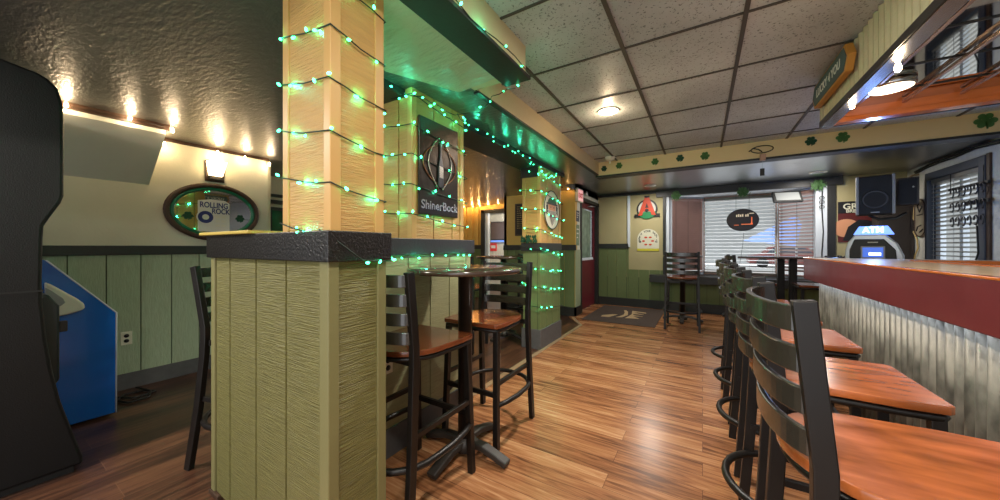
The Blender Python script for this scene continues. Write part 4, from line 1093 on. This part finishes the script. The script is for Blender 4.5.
# flood fixture at header
c = AY(787,197,7.22)
t = thing('tilted_monitor', 'small tilted light panel with black frame hanging below the window header', 'light fixture', c, .25)
t.rotation_euler = (math.radians(-28), 0, .25)
MB().box(-.20,-.02,-.10,.20,.03,.10).build('frame', M_BLK, t, .006)
MB().box(-.165,-.026,-.075,.165,-.018,.075).build('pale_face', mat('pale_panel_face',(130,134,134),.4,emit=(190,196,196),es=.10), t)
MB().tube([(0,.03,.05),(.0,.10,.16)], .012, 8).build('bracket', M_BLK, t)

# cords at right bay post
m = MB()
m.tube([(xw1-.16,YW-.05,2.22),(xw1-.17,YW-.06,1.9),(xw1-.15,YW-.05,1.5),(xw1-.17,YW-.06,1.15),(xw1-.16,YW-.05,.80)], .008, 6)
for z in (2.05,1.98,1.9): m.tube([(xw1-.17+.03*math.cos(a),YW-.06,z+.025*math.sin(a)) for a in [2*PI*i/10 for i in range(10)]], .005, 5, True)
tag(m.build('hanging_cord', M_BLK), 'black cord with loops hanging down the right post of the bay window', 'cord')
struct('trim_18', MB().box(xw1-.24,YW-.03,.70,xw1-.10,YW+.08,2.25), M_FRAMEW)
struct('trim_19', MB().box(xw0+.05,YW-.0,.70,xw0+.11,YW+.08,2.25), M_FRAMEW)

# poster
c0 = AY(838,202,YW-.01); c1 = AY(884,242,YW-.01)
t = thing('brew_poster', 'dark red poster with pale capital letters behind the big speaker', 'poster', ((c0.x+c1.x)/2,YW-.004,(c0.z+c1.z)/2))
hw = (c1.x-c0.x)/2; hh = (c0.z-c1.z)/2
MB().box(-hw,-.008,-hh,hw,0,hh).build('sheet', mat('maroon_poster',(98,32,28),.5,var=.3,vscale=5), t)
MB().box(-hw,-.010,hh*.42,hw,-.007,hh).build('black_heading', M_BLK, t)
text('lettering', 'GREAT', .125, M_PAPER, t, (-hw+.25,-.011,hh*.74), FACE_MY, .001)
text('lettering', 'BREWS', .07, M_PAPER, t, (-hw+.20,-.011,hh*.52), FACE_MY, .001)
disc_y(.16, -.012, -.008, sz=.9).build('peach_figure', mat('peach_print',(214,150,110),.5), t, loc=(-.16,0,-.10))
MB().prism([(-.20,-.30),(.22,-.30),(.20,-.05),(.08,.02),(-.02,.03),(-.14,-.08)], 'y', -.014, -.009).build('dark_figure', M_BLK, t)
MB().prism([(.05,-.28),(.2,-.28),(.30,-.02),(.2,.02)], 'y', -.015, -.0095).build('pale_figure', mat('pale_print',(226,200,170),.5), t)
# dark panel in corner
c0 = AY(894,205,YW-.05); c1 = AY(912,262,YW-.05)
t = thing('corner_cabinet', 'tall dark textured cabinet in the corner below the small speaker', 'cabinet', (2.395,YW-.125,0))
MB().box(-.16,-.10,0,.20,.115,1.99).build('cabinet_body', mat('dark_mesh_panel',(60,52,46),.7,bump=.7,bscale=120), t, .004)
MB().box(-.12,-.106,.1,.16,-.098,1.9).build('cabinet_door', mat('dark_mesh_door',(58,50,44),.7,bump=.7,bscale=120), t, .003)
# big speaker
c = AY(875,195,6.55)
t = thing('loudspeaker', 'large black loudspeaker with grey edges hung beside the poster', 'speaker', c, math.radians(-14))
hw, hh = .17, .265
MB().box(-hw,0,-hh,hw,.26,hh).build('cabinet', M_BLK, t, .01)
MB().box(-hw+.02,-.015,-hh+.01,hw-.02,0,hh-.01).build('grille', M_GRILL, t, .008)
MB().box(-hw-.01,-.02,-hh,-hw+.02,.03,hh).box(hw-.02,-.02,-hh,hw+.01,.03,hh).build('edge_bar', M_GREYP, t, .006)
MB().lathe([(.10,0),(.115,.006),(.13,0)], seg=36).build('woofer_ring', mat('grille_ring',(52,52,56),.5), t, loc=(0,-.014,-.06), rot=(PI/2,0,0))
MB().box(-.04,-.02,-hh+.02,.04,-.014,-hh+.035).build('badge', M_GREYP, t)
MB().tube([(0,.26,.1),(.05,.55,.1),(.05,.84,.1)], .02, 8).build('wall_bracket', M_BLK, t)
MB().tube([(-.05,.15,-hh),(.05,.2,-hh-.06),(.2,.25,-hh-.05),(.3,.3,-hh+.02)], .018, 8).build('mount_arm', M_BLK, t)
# small speaker
c = AY(908,191,6.78)
t = thing('loudspeaker', 'small brown-black wedge speaker in the corner beside the side window', 'speaker', c, math.radians(-22))
t.scale = (.66,.66,.85)
MB().prism([(-.17,0),(.15,-.0),(.10,.20),(-.10,.20)], 'z', -.22, .22).build('cabinet', mat('dark_brown_speaker',(44,36,30),.4), t, .012)
MB().box(-.14,-.014,-.20,.12,0,.20).build('grille', M_GRILL, t, .006)
MB().lathe([(.010,0),(.014,.006),(.003,.009)], seg=12).build('indicator', M_LABEL, t, loc=(.07,-.014,.06), rot=(PI/2,0,0))
MB().tube([(0,.15,.22),(.05,.2,.26),(.14,.2,.27)], .018, 8).build('bracket', mat('tan_bracket',(150,126,90),.5), t)
# cable on right wall
m = MB()
pts = [AX(px, py, XR-.015) for px, py in ((1040,128),(1000,140),(975,146),(955,155),(940,160),(928,165),(915,172))]
m.tube(pts, .014, 6); m.tube([p+Vector((0,0,-.03)) for p in pts], .010, 6)
tag(m.build('wall_cable', M_BLK), 'black cables running along the top of the right wall above the window', 'cable')
# plaque and yellow cord
c = AX(921,218,XR-.01)
t = thing('bottle_opener_plaque', 'rounded grey-brown plaque with dark sketch marks left of the side window', 'plaque', (XR,c.y,c.z))
pl = [( .13*math.cos(a), .17+.10*math.sin(a)) for a in [PI*i/10 for i in range(11)]] + [(-.13+.0*i,-.17+.0) for i in range(1)] + [(.13*math.cos(a), -.17+.10*math.sin(a)) for a in [PI+PI*i/10 for i in range(1,11)]]
MB().prism(pl, 'x', -.02, 0).build('board', mat('plaque_wood',(146,136,116),.5,var=.15), t, .004)
MB().tube([(-.022,u*.95,v*.95) for u, v in pl], .008, 6, True).build('rim', M_DKWOOD, t)
m = MB()
for (u0, v0, u1, v1) in ((-.06,.16,.0,.08),(.0,.08,.06,.17),(.06,.17,.02,.2),(-.07,.05,.07,.04),(-.04,-.1,.05,-.12),(.05,-.12,.08,-.18),(-.08,-.16,.0,-.2)):
    m.tube([(-.024,u0,v0),(-.024,u1,v1)], .007, 5)
m.build('sketch_marks', M_BLK, t)
pts = [AX(915,204,XR-.02), AX(914,215,XR-.02), AX(912,228,XR-.02), AX(917,240,XR-.02), AX(918,248,XR-.02), AX(915,256,XR-.02), AX(913,268,XR-.02)]
tag(MB().tube(pts, .009, 6).build('speaker_cord', mat('yellow_cord',(196,170,110),.5)), 'pale yellow cord hanging from the small speaker down the right wall', 'cord')
# neon sign in the side window
c = AX(966,200,XR-.05)
t = thing('neon_sign', 'unlit neon sign of bent dark tubes hanging in the side window', 'sign', (XR-.06,c.y,c.z))
m = MB()
random.seed(5)
MB().box(0,-.36,.14,.02,.30,.17).box(0,-.36,-.06,.02,-.0,-.02).build('mount_bars', M_BLK, t, .003)
for r in range(3):
    for k in range(6):
        y = -.30+.10*k; z = .10-.17*r; R_ = .036
        m.tube([(-.01,y+R_*math.cos(a)*random.uniform(.7,1.1),z+.055*math.sin(a)) for a in [2*PI*i/7 for i in range(6+(k%2))]], .007, 5)
m.build('glass_tubes', mat('dark_neon_tube',(50,50,54),.3), t)
MB().tube([(0,-.2,-.3),(0,-.22,-.6),(0,-.15,-.75),(0,-.25,-.95)], .008, 5).build('power_cord', M_BLK, t)
MB().tube([(0,-.3,.15),(0,-.3,.34)], .004, 5).tube([(0,.25,.15),(0,.25,.34)], .004, 5).build('hanging_chain', M_BLK, t)

# ATM
r_ = ray(873, 247); s = 5.15/r_.y
t = thing('cash_machine', 'grey and black cash machine with glowing blue ATM topper beyond the bar', 'cash machine', (r_.x*s,5.15,0), math.radians(-20))
t.scale = (.74,.74,1.0)
hw = .285
pf = [(-hw,0),(-hw,1.20),(-hw+.03,1.30),(-hw+.10,1.385),(hw-.17,1.385),(hw-.06,1.29),(hw,1.16),(hw,0)]
MB().prism(pf, 'y', -.0, .42).build('cabinet', mat('atm_silver',(196,200,206),.3,metal=.4), t, .012)
pi = [(-hw+.05,.85),(-hw+.05,1.22),(-hw+.10,1.335),(hw-.18,1.335),(hw-.07,1.22),(hw-.06,1.10),(hw-.06,.85)]
MB().prism(pi, 'y', -.03, .0).build('front_panel', M_BLK, t, .010)
MB().box(-.12,-.045,1.12,.12,-.03,1.26).build('screen_bezel', M_GREYP, t, .008)
MB().box(-.10,-.05,1.14,.10,-.043,1.245).build('screen', M_SCREEN, t)
MB().box(-.04,-.054,1.16,.08,-.049,1.19).build('screen_text', M_ATMW, t)
MB().box(-.06,-.06,1.055,.06,-.03,1.075).build('card_slot_light', M_ATMB, t)
MB().box(-.05,-.045,1.295,.05,-.031,1.305).build('maker_mark', M_LABEL, t)
tp = [(-.20,1.385),(.20,1.385),(.14,1.475),(-.14,1.475)]
MB().prism(tp, 'y', .02, .20).build('topper', M_ATMB, t, .006)
text('topper_lettering', 'ATM', .085, M_ATMW, t, (0,.015,1.432), FACE_MY, .003, sx=1.2)
MB().box(-.15,-.04,.80,.15,-.02,.90).build('keypad', M_GREYP, t, .006)
point('atm_glow', (0,.1,1.62), 8, (.25,.45,1.0), .05, t)

# exterior shapes seen between slats
t = thing('parked_car', 'red parked car outside the bay window, seen through the blind', 'car', (4.6,28.0,-.08))
pf = [(-2.0,.25),(-2.0,.75),(-1.3,.85),(-.8,1.35),(.8,1.38),(1.4,.9),(2.1,.8),(2.1,.25)]
MB().prism(pf, 'y', -.8, .8).build('car_body', mat('car_red',(128,70,66),.4), t, .08)
MB().prism([(-1.15,.88),(-.75,1.28),(.75,1.3),(1.2,.9)], 'y', -.81, .81).build('car_windows', M_FRAMEB, t)
for x in (-1.3,1.35): MB().lathe([(.30,0),(.32,.05),(.30,.2)], seg=20).build('wheel', M_BLK, t, loc=(x,-.82,.3), rot=(PI/2,0,0))
t = thing('feather_banner', 'blue banner flag outside the bay window', 'banner', (2.05,11.2,-.08))
MB().tube([(0,0,0),(0,0,2.1)], .02, 8).build('pole', M_GREYP, t)
MB().prism([(0,1.35),(-1.1,1.5),(0,2.15),(.1,1.9)], 'y', -.01, .01).build('flag_cloth', mat('blue_flag',(110,135,190),.6), t)
m = MB().box(-14,32,-.1,24,32.3,11)  # added backdrop, tall enough to keep bright sky out of the bay window
tag(m.build('sky_block_building', mat('pale_building',(140,142,140),.8,var=.1,vscale=1)), 'pale building added outside the bay window, raised to block the bright sky', 'building')

# finer pieces belong to the part that carries them
def nest(thing_name, part, subs):
    for t in [o for o in bpy.data.objects if o.name.split('.')[0] == thing_name and o.parent is None]:
        host = [c for c in t.children if c.name.split('.')[0] == part]
        if not host: continue
        for c in list(t.children):
            if c.name.split('.')[0] in subs and c is not host[0]: c.parent = host[0]
nest('entrance_door', 'door_leaf', ('pull_handle','door_closer'))
nest('entrance_door', 'glass', ('glass_poster','glass_ledge'))
nest('beer_mirror', 'label_panel', ('lettering','label_small_print','emblem_ground','round_emblem'))
nest('plank_sign', 'board_face', ('lettering',))
nest('relief_beer_sign', 'panel', ('lettering','scroll_relief','bottle_relief'))
nest('exit_sign', 'lit_face', ('lettering',))
nest('cash_machine', 'topper', ('topper_lettering',))
nest('cash_machine', 'front_panel', ('screen_bezel','screen','screen_text','card_slot_light','maker_mark'))
nest('brew_poster', 'sheet', ('lettering','black_heading','peach_figure','dark_figure','pale_figure'))
nest('arched_poster', 'poster_sheet', ('lettering','bottom_strip','pepper_pictures'))
nest('loudspeaker', 'grille', ('badge','woofer_ring'))
nest('power_outlet', 'plate', ('socket',))
nest('menu_board', 'board', ('chalk_writing',))
nest('dart_machine', 'rear_door', ('door_latch',))
